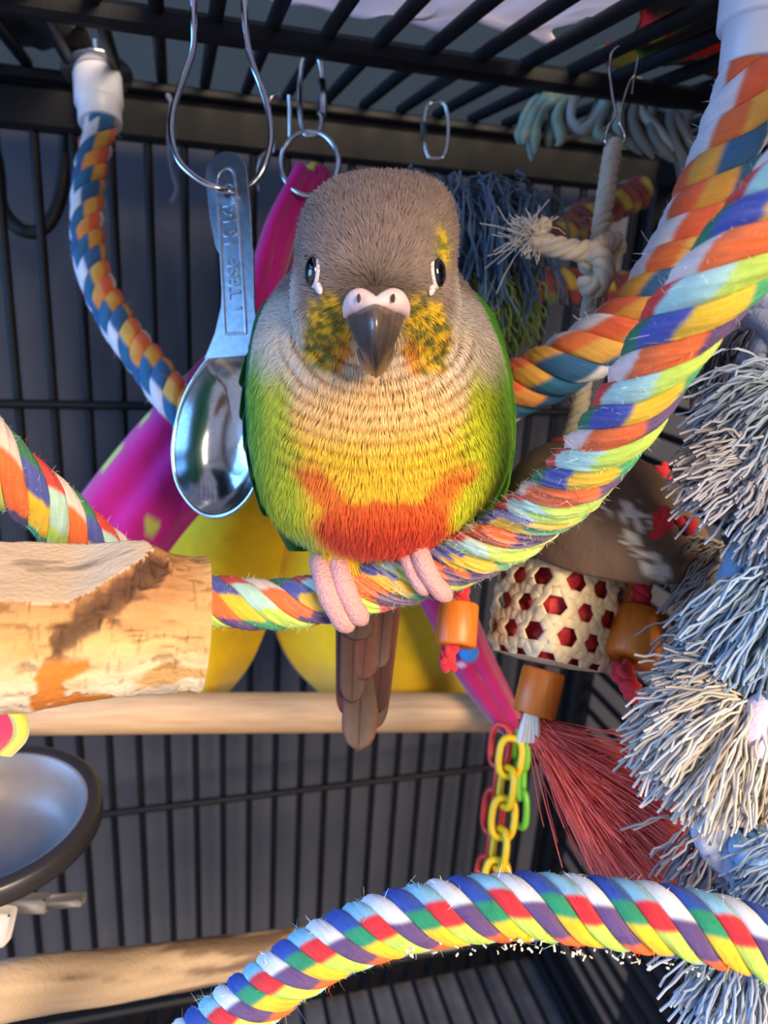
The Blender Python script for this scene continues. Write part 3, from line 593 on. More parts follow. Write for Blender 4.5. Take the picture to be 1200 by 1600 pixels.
tube(g, np.array([SPP(353, 522, 0.045), SPP(386, 524, 0.045)]), 0.05, 8); part('raised_border', g, m_spoonh, hob)
def text_part(txt, origin, ex, ey, size, depth, mat, parent, name):
    cu = bpy.data.curves.new(name, 'FONT'); cu.body = txt; cu.size = size; cu.extrude = depth; cu.bevel_depth = depth*0.5; cu.align_x = 'LEFT'; cu.align_y = 'CENTER'
    to = bpy.data.objects.new(name, cu); COL.objects.link(to); dg = bpy.context.evaluated_depsgraph_get(); dg.update()
    me = bpy.data.meshes.new_from_object(to.evaluated_get(dg)); bpy.data.objects.remove(to)
    ez = np.cross(ex, ey); co = np.array([v.co[:] for v in me.vertices]); W = origin+co[:, :1]*ex+co[:, 1:2]*ey+co[:, 2:]*ez
    me.vertices.foreach_set('co', ((W-BASE[parent])*0.01).astype(np.float32).ravel()); me.materials.clear(); me.materials.append(mat); me.update()
    o = bpy.data.objects.new(name, me); COL.objects.link(o); o.parent = parent; BASE[o] = BASE[parent]; return o
m_emb = M('embossed_steel', (176, 182, 192), 0.30, 1.0)
ex = unit(SPP(361, 310)-SPP(371, 500)); ey = unit(np.cross(nz_s, ex)) 
text_part('1 TBSP', SPP(371, 492, 0.05), ex, ey, 0.62, 0.03, m_emb, hob, 'lettering')
text_part('15 ML', SPP(364, 388, 0.05), ex, ey, 0.62, 0.03, m_emb, hob, 'lettering')
# bowl: outline swept to a hollow
ol = np.array([(322, 556), (304, 578), (287, 606), (275, 636), (267, 668), (263, 704), (267, 742), (277, 768), (295, 792), (314, 806), (332, 811), (352, 808), (372, 797), (390, 778), (404, 750), (413, 715), (418, 670), (420, 625), (417, 585), (409, 557), (390, 548), (365, 546), (340, 549)], float)
ol = spline(np.vstack([ol, ol[:1]]).tolist(), 97)[:-1]; cx, cy = 345.0, 690.0
rr = np.array([1.0, 0.985, 0.965, 0.945, 0.93, 0.88, 0.8, 0.68, 0.54, 0.38, 0.2, 0.0]); zz = np.array([0.0, -0.02, -0.02, 0.0, 0.06, 0.26, 0.52, 0.80, 1.0, 1.12, 1.18, 1.2])*0.95
def bowl_rings(off): return np.array([[SPP(cx+(x-cx)*r_, cy+(y-cy)*r_, -(z_+off)) for x, y in ol] for r_, z_ in zip(rr, zz)])
A = bowl_rings(0.0); Bk = bowl_rings(0.09); g = G(); al = np.concatenate([Bk[::-1], A], 0); g.add(al, gridf(len(al), len(ol))); part('bowl', g, m_spoon, sp_)

# ------------------------------------------------------------------ quick links, ring, hooks
def oval(top, bot, hw, n=80):             # px oval path between top and bottom (px,py,d), half width px
    (x0, y0, d0), (x1, y1, d1) = top, bot; t = np.linspace(0, 2*math.pi, n, endpoint=False)
    ax_ = np.array([x1-x0, y1-y0]); L = np.hypot(*ax_)/2; ux = ax_/(2*L); vx = np.array([-ux[1], ux[0]])
    cs, sn = np.cos(t), np.sin(t); al_ = np.sign(cs)*(np.abs(cs)**0.75)*0+np.where(np.abs(cs) > 0, cs, 0)
    a_ = np.clip(cs*1.0, -1, 1); ss = np.sign(sn)*np.abs(sn)**0.5
    out = []
    for ca, sa in zip(a_, ss):
        f = (1-ca)/2; c = np.array([(x0+x1)/2, (y0+y1)/2])+ux*(-ca*L)+vx*sa*hw; out.append(P(c[0], c[1], d0+(d1-d0)*f))
    return np.array(out)
def quick_link(name, label, top, bot, hw, rad, sl):
    r = thing(name, label, 'quick link', P(*bot), 'hanging quick links')
    g = G(); tube(g, oval(top, bot, hw), rad, 10, closed=True); part('link', g, m_steel, r)
    a_, b_ = P(*sl[0]), P(*sl[1]); g = G(); lathe(g, [(rad, 0), (rad*1.75, 0.02), (rad*1.75, np.linalg.norm(b_-a_)-0.02), (rad, np.linalg.norm(b_-a_))], a_, b_-a_, 6); part('sleeve', g, m_steel, r, smooth_=False)
quick_link('quick_link', 'steel quick link holding the ring above the fleece tent', (486, 86, 28.6), (486, 212, 28), 18, 0.11, [(503, 180, 28.1), (503, 126, 28.3)])
quick_link('quick_link', 'empty steel quick link hanging from the roof above the parrot head', (682, 160, 34), (681, 248, 33.5), 19, 0.08, [(662, 222, 33.6), (662, 192, 33.8)])
g = G(); t = np.linspace(0, 2*math.pi, 90, endpoint=False); tube(g, np.array([P(484+45*math.cos(q), 255+50*math.sin(q), 27.9-0.25*math.cos(q)) for q in t]), 0.1, 10, closed=True)
single('steel_ring', g, m_steel, 'round steel ring hanging under the quick link behind the parrot head', 'ring')
g = G(); tube(g, spline(PP([(436, 146, 31), (424, 152, 31), (420, 170, 31), (424, 200, 31), (428, 236, 31), (412, 240, 31), (402, 268, 31), (404, 300, 31)]), 40), 0.06, 8)
tube(g, spline(PP([(452, 150, 31), (453, 180, 31), (453, 215, 31)]), 12), 0.1, 8); single('hook_wire', g, m_steel, 'thin bent steel hook wire behind the keyhole hanger', 'hook')
g = G(); tube(g, spline(PP([(262, 148, 34), (268, 165, 33.8), (264, 215, 33.6), (268, 262, 33.6), (277, 296, 33.6), (268, 316, 33.6)]), 50), 0.09+0.04*rng.random(50), 6, col=s2l((120, 118, 134)))
tube(g, spline(PP([(274, 160, 33.7), (271, 190, 33.7), (272, 235, 33.6), (268, 262, 33.6)]), 30), 0.06, 6, col=s2l((120, 118, 134)))
single('string', g, m_yarn, 'frayed grey string dangling from the roof beside the keyhole hanger', 'string')
g = G(); tube(g, spline(PP([(-40, 150, 37), (-6, 250, 37), (2, 320, 37), (28, 356, 37), (58, 362, 37), (82, 340, 37), (98, 290, 37), (104, 215, 37), (104, 160, 37)]), 80), 0.34, 12)
single('black_cable', g, M('cable', (16, 16, 20), 0.6), 'black cable loop hanging by the back bars at the far left', 'cable')

# ------------------------------------------------------------------ mushroom toy
mt = thing('mushroom_toy', 'mushroom-shaped bird toy with coconut shell cap, woven stem and orange beads', 'bird toy', P(850, 1130, 22.5))
DM = 23.0; k_ = DM/F
capc = P(950, 850, DM); axc = unit(UP*math.cos(math.radians(21))+(-FWD)*(math.sin(math.radians(21)))*1.0)   # near vertical in the world
axc = unit(np.array([0.02, 0.0, 1.0])); Rc = 158*k_
nl, ns = 60, 96; th = np.linspace(0, math.pi/2, nl); a = np.linspace(0, 2*math.pi, ns, endpoint=False); TH, AA = np.meshgrid(th, a, indexing='ij')
ce1 = unit(RT-(RT @ axc)*axc); ce2 = np.cross(axc, ce1)
q = np.stack([np.sin(TH)*np.cos(AA)*2.2, np.sin(TH)*np.sin(AA)*2.2, np.cos(TH)*2.2], -1); nz = fbm(q, 4, 17)
rc_ = Rc*(0.97+0.06*nz); sh = -60*k_*np.cos(TH)
Vc = capc+(rc_*np.sin(TH))[..., None]*(np.cos(AA)[..., None]*ce1+np.sin(AA)[..., None]*ce2)+(rc_*np.cos(TH)*1.0)[..., None]*axc+sh[..., None]*ce1
inner = capc+(Vc-capc)*0.93
fib = vnoise(np.stack([AA*16, TH*3, AA*0], -1), 5)[..., None]; Cc = s2l((104, 80, 64))*(0.62+0.5*nz[..., None]+0.25*fib)
st = 0
for (az, tt, sz) in ((-1.42, 0.98, 0.17), (-1.52, 1.22, 0.14), (-1.78, 0.98, 0.08), (-1.40, 1.42, 0.15)):
    st = np.maximum(st, np.exp(-(((AA-2*math.pi-az+math.pi) % (2*math.pi)-math.pi)*np.sin(TH)/sz)**2-((TH-tt)/sz)**2))
stn = (smooth(0.35, 0.6, st)*smooth(0.46, 0.56, fbm(q*9, 3, 9)))[..., None]; Cc = Cc*(1-stn*0.85)+0.85*stn*s2l((222, 214, 204))
g = G(); al = np.concatenate([Vc, inner[::-1]], 0); g.add(al, gridf(len(al), ns), None, np.concatenate([Cc, Cc[::-1]*0.8], 0).reshape(-1, 3)); cp = part('cap', g, m_coco, mt)
def knot(name, p, size, mat, parent, seed, label=None, nl_=4):
    g = G(); rs = np.random.default_rng(seed)
    for i in range(nl_):
        c_ = p+rs.normal(size=3)*size*0.35; ax1 = unit(rs.normal(size=3)); ax2 = unit(np.cross(ax1, rs.normal(size=3))); t = np.linspace(0, 2*math.pi, 18, endpoint=False)
        tube(g, c_+size*0.55*(np.cos(t)[:, None]*ax1+0.7*np.sin(t)[:, None]*ax2), size*0.42, 8, closed=True)
    return part(name, g, mat, parent, label)
knot('cord_knot', P(1030, 812, DM-2.75), 0.36, m_red, mt, 2, nl_=5); knot('cord_knot', P(1060, 820, DM-2.5), 0.30, m_red, mt, 3, nl_=4); knot('cord_knot', P(1034, 745, DM+0.6), 0.34, m_red, mt, 4)
g = G(); lathe(g, [(0.18, -0.2), (0.5, -0.2), (0.52, -0.1), (0.52, 0.2), (0.5, 0.24), (0.18, 0.24)], P(886, 699, DM), UP+RT*0.1, 24); part('red_ring', g, M('red_wood', (186, 52, 60), 0.5), mt)
# woven stem
sb = P(856, 1034, 22.3); stp = P(884, 868, 22.9); sax = unit(stp-sb); H = float(np.linalg.norm(stp-sb)); Rs = 1.60; NA = 11; Ac = 2*math.pi*Rs/NA; pr_ = Ac*math.sqrt(3)/2; wv = 0.135
se1 = unit(-FWD-(-FWD @ sax)*sax); se2 = np.cross(sax, se1)
def SS(x, h, off):                         # unrolled weave coordinates -> stem surface, corners drawn in at the bottom
    a_ = np.asarray(x)/Rs; f = 1-0.10*np.exp(-(np.asarray(h)/0.22)**2)+0.05*np.sin(np.clip(np.asarray(h)/H, 0, 1)*math.pi)
    sq = 1.0/(np.abs(np.cos(a_-0.5))**5+np.abs(np.sin(a_-0.5))**5)**0.2*0.93
    r_ = (Rs*f*sq+off); return sb+r_[..., None]*(np.cos(a_)[..., None]*se1+np.sin(a_)[..., None]*se2)+np.asarray(h)[..., None]*sax
def strip(x0, h0, dx, dh, L, wv_, ph):
    n_ = max(16, int(L/0.07)); s_ = np.linspace(0, L, n_); x = x0+dx*s_; h = h0+dh*s_; ww = np.linspace(-1, 1, 5)
    X = x[:, None]-dh*ww[None]*wv_; Hh = np.clip(h[:, None]+dx*ww[None]*wv_, 0.0, H); off = 0.028*np.sin(2*math.pi*s_/Ac*2+ph)[:, None]+0.02*(1-ww[None]**2)+0*X
    g = G(); V_ = SS(X, Hh, off+0.02); Vi = SS(X, Hh, off-0.02); ring = np.concatenate([V_, Vi[:, ::-1]], 1)
    uv = np.stack(np.broadcast_arrays(s_[:, None], np.r_[ww, ww[::-1]][None]*wv_), -1); g.add(ring, gridf(n_, 10), uv); return part('weave_strip', g, m_bamboo, mt)
h0_ = 0.42*pr_                          # height of the lowest hoop; hexagon rows sit half a row above and below
for kk in range(int((H-h0_)/pr_)+1): strip(0, h0_+kk*pr_, 1, 0, 2*math.pi*Rs, wv*1.05, kk)
Ld = H/math.sin(math.pi/3); tn_ = 1/math.tan(math.pi/3)
for i in range(NA):                       # diagonals cross midway between the hexagons of the row at h0 + pr/2
    xc = i*Ac+Ac/2; hc = h0_+pr_/2
    strip(xc-hc*tn_, 0, 0.5, math.sqrt(3)/2, Ld, wv, i); strip(xc+hc*tn_, 0, -0.5, math.sqrt(3)/2, Ld, wv, i+1.5)
g = G(); n_ = 50; hh = np.linspace(0.02, H, 34); aa = np.linspace(0, 2*math.pi*Rs, n_, endpoint=False); X, Hh = np.meshgrid(aa, hh, indexing='xy')
V_ = SS(X, Hh, -0.14-0.34*vnoise(np.stack([X*3.0, Hh*3.2, X*0], -1), 3)); g.add(V_, gridf(34, n_)); g.add(np.vstack([V_[0], V_[0].mean(0)]), [[i, (i+1) % n_, n_] for i in range(n_)])
part('paper_filling', g, M('red_paper', (206, 52, 56), 0.7, var=(4, (150, 26, 34), 0.7)), mt, 'crinkled red paper filling', smooth_=False)
g = G(); rr2 = np.linspace(1, 0, 8); base = SS(aa, aa*0+0.02, aa*0); V_ = np.array([sb+(base-sb)*r_-sax*0.12*(1-r_**2)+sax*0.0 for r_ in rr2]); g.add(V_, gridf(8, n_)); part('stem_base', g, m_bamboo, mt)
def bead(p0, p1, r_, mat=m_bead):
    p0 = np.asarray(p0); L = float(np.linalg.norm(p1-p0)); g = G()
    lathe(g, [(r_*0.36, L*0.6), (r_*0.36, L-0.02), (r_*0.42, L), (r_*0.93, L), (r_, L-0.07), (r_*1.01, L*0.5), (r_, 0.07), (r_*0.93, 0), (r_*0.36, 0), (r_*0.36, L*0.6)], p0, p1-p0, 32); return part('bead', g, mat, mt)
def cord(pts_, r_, mat=m_red, name='cord'):
    g = G(); c_ = spline(pts_, 40); L = plen(c_); s_ = np.linspace(0, L, 40); t_, a1, a2 = frames(c_)
    for j in range(3):
        th_ = s_*7+2*math.pi*j/3; tube(g, c_+0.55*r_*(np.cos(th_)[:, None]*a1+np.sin(th_)[:, None]*a2), r_*0.62, 8)
    return part(name, g, mat, mt)
bead(P(712, 1010, 21.6), P(717, 943, 22.0), 0.60); cord(PP([(726, 880, 22), (722, 915, 21.9), (719, 950, 21.9)]), 0.22); cord(PP([(708, 1004, 21.7), (699, 1026, 21.7), (702, 1046, 21.7)]), 0.22); knot('cord_knot', P(697, 1022, 21.6), 0.20, m_red, mt, 8)
bead(P(984, 1032, 21.2), P(1004, 958, 21.8), 0.76); cord(PP([(1006, 890, 21.6), (1003, 925, 21.6), (1001, 962, 21.6)]), 0.25); cord(PP([(972, 1036, 21.4), (980, 1065, 21.3), (1000, 1092, 21.3)]), 0.26); knot('cord_knot', P(972, 1050, 21.2), 0.26, m_red, mt, 9); knot('cord_knot', P(990, 1082, 21.2), 0.25, m_red, mt, 10)
bead(P(960, 985, 24.0), P(986, 908, 24.4), 0.55)
bead(P(834, 1116, 22.0), P(850, 1046, 22.2), 0.64)
# red tassel
g = G(); nT = 2200; r0 = P(828, 1128, 22.0); tip = P(1052, 1340, 20.6); ks = np.linspace(0, 1, 9)
tips = np.array([tip+RT*rng.normal()*0.75+UP*rng.normal()*0.80+FWD*rng.normal()*0.7-unit(tip-r0)*abs(rng.normal())*1.0 for _ in range(nT)])
st_ = r0+rng.normal(size=(nT, 3))*0.12; mid = st_*0.5+tips*0.5-UP*rng.normal(0.22, 0.28, nT)[:, None]
paths = ((1-ks)**2)[None, :, None]*st_[:, None]+(2*ks*(1-ks))[None, :, None]*mid[:, None]+(ks**2)[None, :, None]*tips[:, None]
cR = s2l((252, 112, 98))*(0.65+0.6*rng.random((nT, 1))); cT = np.where(rng.random((nT, 1)) < 0.12, s2l((190, 130, 116)), cR)
colT = cR[:, None]*(1-smooth(0.85, 1, ks))[None, :, None]+(cR*0.75+0.25*s2l((200, 150, 130)))[:, None]*smooth(0.85, 1, ks)[None, :, None]
multi_tube(g, paths, 0.0145, 3, colT)
for i in range(30):
    p = paths[i*60, 3+i % 4]; dd = unit(tips[i*60]-p+rng.normal(size=3)*1.6)*rng.uniform(0.8, 2.2); multi_tube(g, np.stack([p+dd*f_+rng.normal(size=3)*0.05 for f_ in (0, .35, .7, 1)])[None], 0.014, 3, s2l((190, 50, 46))[None])
part('tassel', g, m_fuzz, mt, 'long red fibre tassel', kind='stuff')
g = G(); 
for j in range(5): tube(g, spline([P(826+3*j, 1112, 21.8), P(818+5*j, 1135, 21.6), P(812+7*j, 1158, 21.7)], 8), 0.11, 6, col=s2l((226, 222, 214)))
part('string_tie', g, m_yarn, mt)
# sisal rope with knot
sis = [[(-180, (206, 190, 168))]]*3
sr = thing('sisal_rope', 'natural sisal rope with a frayed knot tail above the mushroom toy', 'rope', P(890, 690, 23.5))
rope(sr, PP([(889, 696, 23.4), (905, 640, 23.6), (915, 560, 23.8), (922, 480, 24), (938, 425, 24.1), (936, 380, 24.1), (944, 320, 24.2), (953, 260, 24.4), (960, 224, 24.6)]), 0.30, 0.95, sis, fuzzn=500, fuzzl=0.14, seed=61, per=40)
def skn(pts_, r_, seed):
    g = G(); c_ = spline(pts_, 40); t_, a1, a2 = frames(c_); s_ = np.linspace(0, plen(c_), 40)
    for j in range(3): tube(g, c_+0.5*r_*(np.cos(s_*5+2.1*j)[:, None]*a1+np.sin(s_*5+2.1*j)[:, None]*a2), r_*0.6, 8, col=s2l((208, 192, 170)))
    return part('knot', g, m_rope, sr)
skn(PP([(915, 440, 23.7), (930, 452, 23.4), (945, 425, 23.3), (935, 396, 23.2), (915, 398, 23.4), (930, 420, 23.9), (955, 400, 24.2), (962, 380, 24.0), (940, 384, 23.5), (920, 400, 23.4)]), 0.34, 1)
skn(PP([(950, 384, 23.6), (915, 392, 23.3), (880, 388, 23.2), (850, 380, 23.2), (835, 366, 23.2)]), 0.32, 2)
skn(PP([(838, 385, 23.1), (836, 360, 23.1), (846, 350, 23.2), (856, 356, 23.3)]), 0.22, 3)
g = G(); nF = 520; p0 = P(832, 366, 23.2); d0 = unit(rng.normal(size=(nF, 3))+(-RT)*1.1); ln = rng.uniform(0.15, 0.62, nF); ln[:26] = rng.uniform(0.8, 1.5, 26)
pp = p0+rng.normal(size=(nF, 3))*0.16; ks = np.array([0, 0.4, 0.75, 1]); bend = rng.normal(size=(nF, 3))*0.25
paths = pp[:, None]+(d0*ln[:, None])[:, None]*ks[None, :, None]+(bend*ln[:, None])[:, None]*(ks**2)[None, :, None]; multi_tube(g, paths, 0.017, 3, np.broadcast_to(s2l((214, 204, 192)), (nF, 3)))
part('frayed_end', g, m_fuzz, sr, kind='stuff')
g = G(); tube(g, spline(PP([(966, 74, 25.2), (956, 84, 25), (953, 110, 24.8), (957, 150, 24.6), (961, 180, 24.5), (950, 200, 24.4), (946, 222, 24.4), (956, 234, 24.6), (970, 228, 24.8), (977, 214, 24.8), (968, 188, 24.7), (974, 160, 24.8), (984, 130, 25), (990, 120, 25)]), 90), 0.055, 8)
tube(g, PP([(988, 146, 25), (994, 110, 25.2), (998, 88, 25.4)]), 0.05, 8); single('wire_hook', g, m_steel, 'thin dark wire hook holding the sisal rope', 'hook')

# ------------------------------------------------------------------ plastic chains
def chain(name, label, p0, p1, nL, w_, col, tilt):
    r = thing(name, label, 'chain', p1, 'plastic chains under the tent'); m_ = M(name+'_plastic', col, 0.35, sss=0.1); ax_ = unit(p1-p0); L = np.linalg.norm(p1-p0)/nL
    u1 = unit(RT-(RT @ ax_)*ax_); u2 = np.cross(ax_, u1)
    for i in range(nL):
        c_ = p0+ax_*L*(i+0.5); ang = tilt+(0.15 if i % 2 == 0 else 1.15); s1 = u1*math.cos(ang)+u2*math.sin(ang); t_ = np.linspace(0, 2*math.pi, 40, endpoint=False)
        hl_ = L*0.64; hw_ = w_; g = G(); cs, sn = np.cos(t_), np.sin(t_); yy_ = np.sign(cs)*np.abs(cs)**0.8*hl_; xx_ = np.sign(sn)*np.abs(sn)**0.6*hw_
        tube(g, c_+yy_[:, None]*ax_+xx_[:, None]*s1, 0.145, 10, closed=True); part('link', g, m_, r)
chain('yellow_chain', 'yellow plastic chain of oval links hanging below the tent', P(800, 1160, 30.5), P(772, 1400, 29.6), 5, 0.46, (232, 190, 24), 0.0)
chain('red_chain', 'red plastic chain half hidden behind the yellow chain', P(784, 1140, 31.6), P(756, 1400, 31), 5, 0.46, (196, 46, 34), 0.6)
chain('green_chain', 'short green plastic chain beside the yellow chain', P(815, 1150, 31.2), P(812, 1285, 31.0), 3, 0.40, (120, 196, 60), 0.9)

# ------------------------------------------------------------------ cotton tassel toys
def tuft(parent, root, tip, spread, n_, col, seed, r_=0.036, droop=0.6, colv=0.18, name='tassel', flat=0.6, kk=10, rootw=0.25, wg=0.065):
    n_ = int(n_*1.7); rs = np.random.default_rng(seed); root = np.asarray(root); tip = np.asarray(tip); L = np.linalg.norm(tip-root); ax_ = unit(tip-root)
    s1 = unit(np.cross(ax_, FWD)); s2 = np.cross(ax_, s1); u1 = rs.normal(size=n_)*0.6; u2 = rs.normal(size=n_)*0.6
    T_ = tip+(u1*spread)[:, None]*s1+(u2*spread*flat)[:, None]*s2-ax_*(0.12*L*(u1**2)+L*0.22*rs.random(n_))[:, None]
    R_ = root+(u1*rootw)[:, None]*s1+(u2*rootw)[:, None]*s2; Mi = R_*0.45+T_*0.55+np.array([0, 0, 1.0])*droop*(0.5+0.5*rs.random(n_))[:, None]*L*0.25-FWD*0.2*L*(0.3+rs.random(n_))[:, None]*0.6
    ks = np.linspace(0, 1, kk); pa = ((1-ks)**2)[None, :, None]*R_[:, None]+(2*ks*(1-ks))[None, :, None]*Mi[:, None]+(ks**2)[None, :, None]*T_[:, None]
    wig = np.cumsum(rs.normal(size=(n_, kk, 3)), 1)*wg*L/2.5; wig[:, 0] = 0; pa = pa+wig-np.array([0, 0, 1.0])*(0.28*L*ks**2.2)[None, :, None]*(0.3+0.9*rs.random((n_, 1, 1)))
    cA = np.asarray(s2l(col[0])); cB = np.asarray(s2l(col[1] if len(col) > 1 else col[0])); mixk = rs.random((n_, 1, 1))*0.6+ks[None, :, None]*0.4
    C = (cA*(1-mixk)+cB*mixk)*(1-colv+2*colv*rs.random((n_, 1, 1))); g = G(); multi_tube(g, pa, r_, 4, C); return part(name, g, m_yarn, parent, kind='stuff')
ct = thing('cotton_preening_toy', 'long blue-grey cotton rope preening toy with knots and tassels at the right', 'bird toy', P(1180, 1600, 18))
BG = (122, 140, 164); BG2 = (150, 160, 174); GY = (160, 158, 168); GY2 = (142, 140, 154); BE = (188, 176, 162); BE2 = (164, 156, 154); DK = (104, 104, 124)
tl = [((1165, 430, 22), (1105, 590, 22), 1.3, 110, (DK, (92, 92, 112))), ((1215, 470, 21), (1180, 560, 21), 1.2, 70, ((126, 132, 160), DK)),
      ((1235, 612, 17.6), (1098, 672, 17.2), 1.0, 120, (BG, BG2)), ((1240, 640, 17.2), (1140, 715, 16.8), 1.0, 120, ((112, 134, 162), BG2)), ((1225, 700, 17.4), (1190, 790, 17), 0.9, 90, (BG2, GY)),
      ((1205, 728, 17.2), (1066, 716, 16.8), 0.72, 150, (GY, (166, 164, 174))), ((1195, 730, 17), (1145, 768, 16.6), 0.75, 90, (GY, GY2)), ((1225, 790, 17), (1185, 865, 16.6), 0.9, 110, (GY2, BG2)),
      ((1130, 860, 21), (1070, 935, 20.6), 1.1, 90, ((150, 138, 132), (128, 118, 118))), ((1150, 900, 20.5), (1085, 975, 20), 1.0, 90, ((168, 150, 134), (140, 130, 128))),
      ((1225, 900, 17.4), (1115, 1030, 17), 1.0, 130, ((118, 146, 174), (160, 174, 190))), ((1235, 930, 17.2), (1180, 1055, 16.8), 1.0, 110, (BG, (134, 156, 180))), ((1125, 985, 19), (1068, 1050, 18.6), 1.0, 90, ((166, 152, 140), BE2)),
      ((1165, 1085, 17.6), (1022, 1062, 17.2), 0.95, 170, (BE, BE2)), ((1155, 1095, 17.2), (1012, 1180, 16.9), 1.1, 170, ((186, 190, 198), BE)), ((1160, 1100, 16.9), (1075, 1240, 16.6), 1.2, 190, (BE, (198, 190, 184))),
      ((1170, 1110, 17), (1135, 1230, 16.7), 1.0, 110, ((190, 196, 206), BE)), ((1220, 1165, 17), (1180, 1265, 16.8), 0.9, 90, (BE, (176, 160, 138))),
      ((1120, 1290, 18.4), (1085, 1395, 18), 1.0, 80, ((150, 140, 142), (126, 118, 124))), ((1235, 1335, 17), (1170, 1405, 16.8), 0.9, 80, (BG2, BG)),
      ((1160, 1465, 16.8), (1140, 1600, 16.4), 1.2, 140, (BG, (190, 196, 208))), ((1210, 1480, 16.8), (1195, 1610, 16.6), 0.9, 80, (GY2, (150, 146, 158)))]
for i, (a_, b_, s_, n_, c_) in enumerate(tl): tuft(ct, P(*a_), P(*b_), s_, n_, c_, 100+i)
m_knot = M('cotton_knot', rough=0.95, attr=True, spec=0.1, bump=(9, 0.8, 0.05), sheen=0.2)
def cknot(pts_, r_, col, name='knot'):
    g = G(); c_ = spline(PP(pts_), 40); t_, a1, a2 = frames(c_); s_ = np.linspace(0, plen(c_), 40)
    for j in range(3):
        cj = np.asarray(s2l(col))*(0.85+0.12*j); tube(g, c_+0.45*r_*(np.cos(s_*1.6+2.1*j)[:, None]*a1+np.sin(s_*1.6+2.1*j)[:, None]*a2), r_*0.62*np.clip(np.sin(np.linspace(0.12, math.pi-0.12, 40))*1.8, 0.5, 1), 12, col=cj)
    return part(name, g, m_knot, ct)
cknot([(1150, 500, 20), (1185, 480, 19.4), (1215, 520, 19.2), (1190, 580, 19.4), (1160, 570, 20)], 0.55, (140, 146, 172))
cknot([(1230, 560, 18.6), (1195, 590, 18.2), (1200, 660, 18.2), (1240, 680, 18.6)], 0.5, (126, 132, 150))
cknot([(1230, 860, 18.4), (1180, 868, 18), (1160, 910, 18), (1205, 940, 18.2)], 0.6, (112, 148, 190))
cknot([(1240, 1110, 17.2), (1195, 1120, 16.6), (1180, 1160, 16.6), (1230, 1190, 17)], 0.5, (196, 182, 206))
cknot([(1130, 1262, 18), (1160, 1268, 17.6), (1190, 1270, 17.8)], 0.36, (186, 206, 206))
cknot([(1110, 1270, 18.2), (1112, 1310, 17.8), (1130, 1345, 17.8), (1150, 1375, 18.2)], 0.46, (176, 176, 194)); cknot([(1140, 1300, 18), (1146, 1340, 17.6), (1162, 1378, 17.6), (1180, 1390, 18)], 0.46, (160, 164, 188))
cknot([(1165, 1300, 17.6), (1180, 1340, 17.2), (1215, 1350, 17), (1225, 1290, 17.2), (1180, 1284, 17.4)], 0.55, (130, 168, 208))
# blue and green tuft behind the head
bt = thing('cotton_tuft_toy', 'blue and green cotton tuft toy behind the parrot shoulder on the right', 'bird toy', P(770, 520, 28))
BLT = (70, 98, 130); tuft(bt, P(735, 318, 28.6), P(745, 470, 27.8), 1.9, 330, (BLT, (88, 112, 136)), 201, 0.045, 1.2, rootw=1.2, flat=0.8, wg=0.12); tuft(bt, P(715, 318, 28.4), P(700, 440, 28), 1.4, 160, (BLT, (58, 84, 116)), 202, 0.045, 1.2, rootw=0.9, wg=0.12)
tuft(bt, P(760, 430, 28.2), P(806, 515, 27.8), 1.0, 190, ((140, 160, 90), (150, 166, 96)), 203, 0.04, 0.2, rootw=0.8, wg=0.12); tuft(bt, P(740, 440, 28.2), P(765, 520, 28), 0.9, 120, ((126, 146, 84), (150, 160, 90)), 204, 0.04, 0.2, rootw=0.8, wg=0.12)
# pale rope tufts poking through the roof at the back right
pt = thing('cotton_rope_toy', 'pale green and cream cotton rope strands drooping from the roof at the back right', 'bird toy', P(930, 280, 33))
strs = [((905, 132), (850, 160), (835, 200), (822, 246), 0), ((860, 140), (830, 165), (812, 200), (806, 225), 0), ((880, 138), (868, 175), (860, 215), (856, 226), 0), ((925, 128), (895, 150), (884, 190), (905, 205), 1), ((930, 130), (935, 165), (915, 200), (890, 205), 1),
        ((950, 140), (930, 170), (925, 205), (950, 212), 0), ((985, 140), (960, 165), (950, 200), (965, 215), 0), ((1000, 135), (985, 170), (985, 215), (1010, 240), 2), ((1040, 135), (1010, 170), (1020, 215), (1050, 250), 2), ((1050, 150), (1040, 200), (1060, 260), (1066, 330), 2),
        ((1030, 160), (1050, 190), (1075, 230), (1072, 270), 2), ((1090, 150), (1065, 165), (1040, 175), (1015, 160), 2), ((1110, 160), (1080, 170), (1062, 190), (1068, 215), 2), ((975, 150), (1000, 175), (1020, 200), (1045, 235), 1)]
pc = [(142, 158, 140), (166, 158, 152), (130, 122, 112)]
for i, s_ in enumerate(strs):
    for j in range(2):
        g = G(); c_ = spline(PP([(x+rng.normal()*5+j*9, y+rng.normal()*4, 32.5-0.5*j+0.02*(1000-x)*0.1) for x, y in s_[:4]]), 26); rr3 = 0.24*(0.8+0.4*vnoise(c_*2.5, i))*np.r_[np.ones(22), 0.9, 0.75, 0.55, 0.3]
        tube(g, c_, rr3, 8, col=s2l(pc[s_[4]])*rng.uniform(0.8, 1.1)); part('rope_strand', g, m_knot, pt)
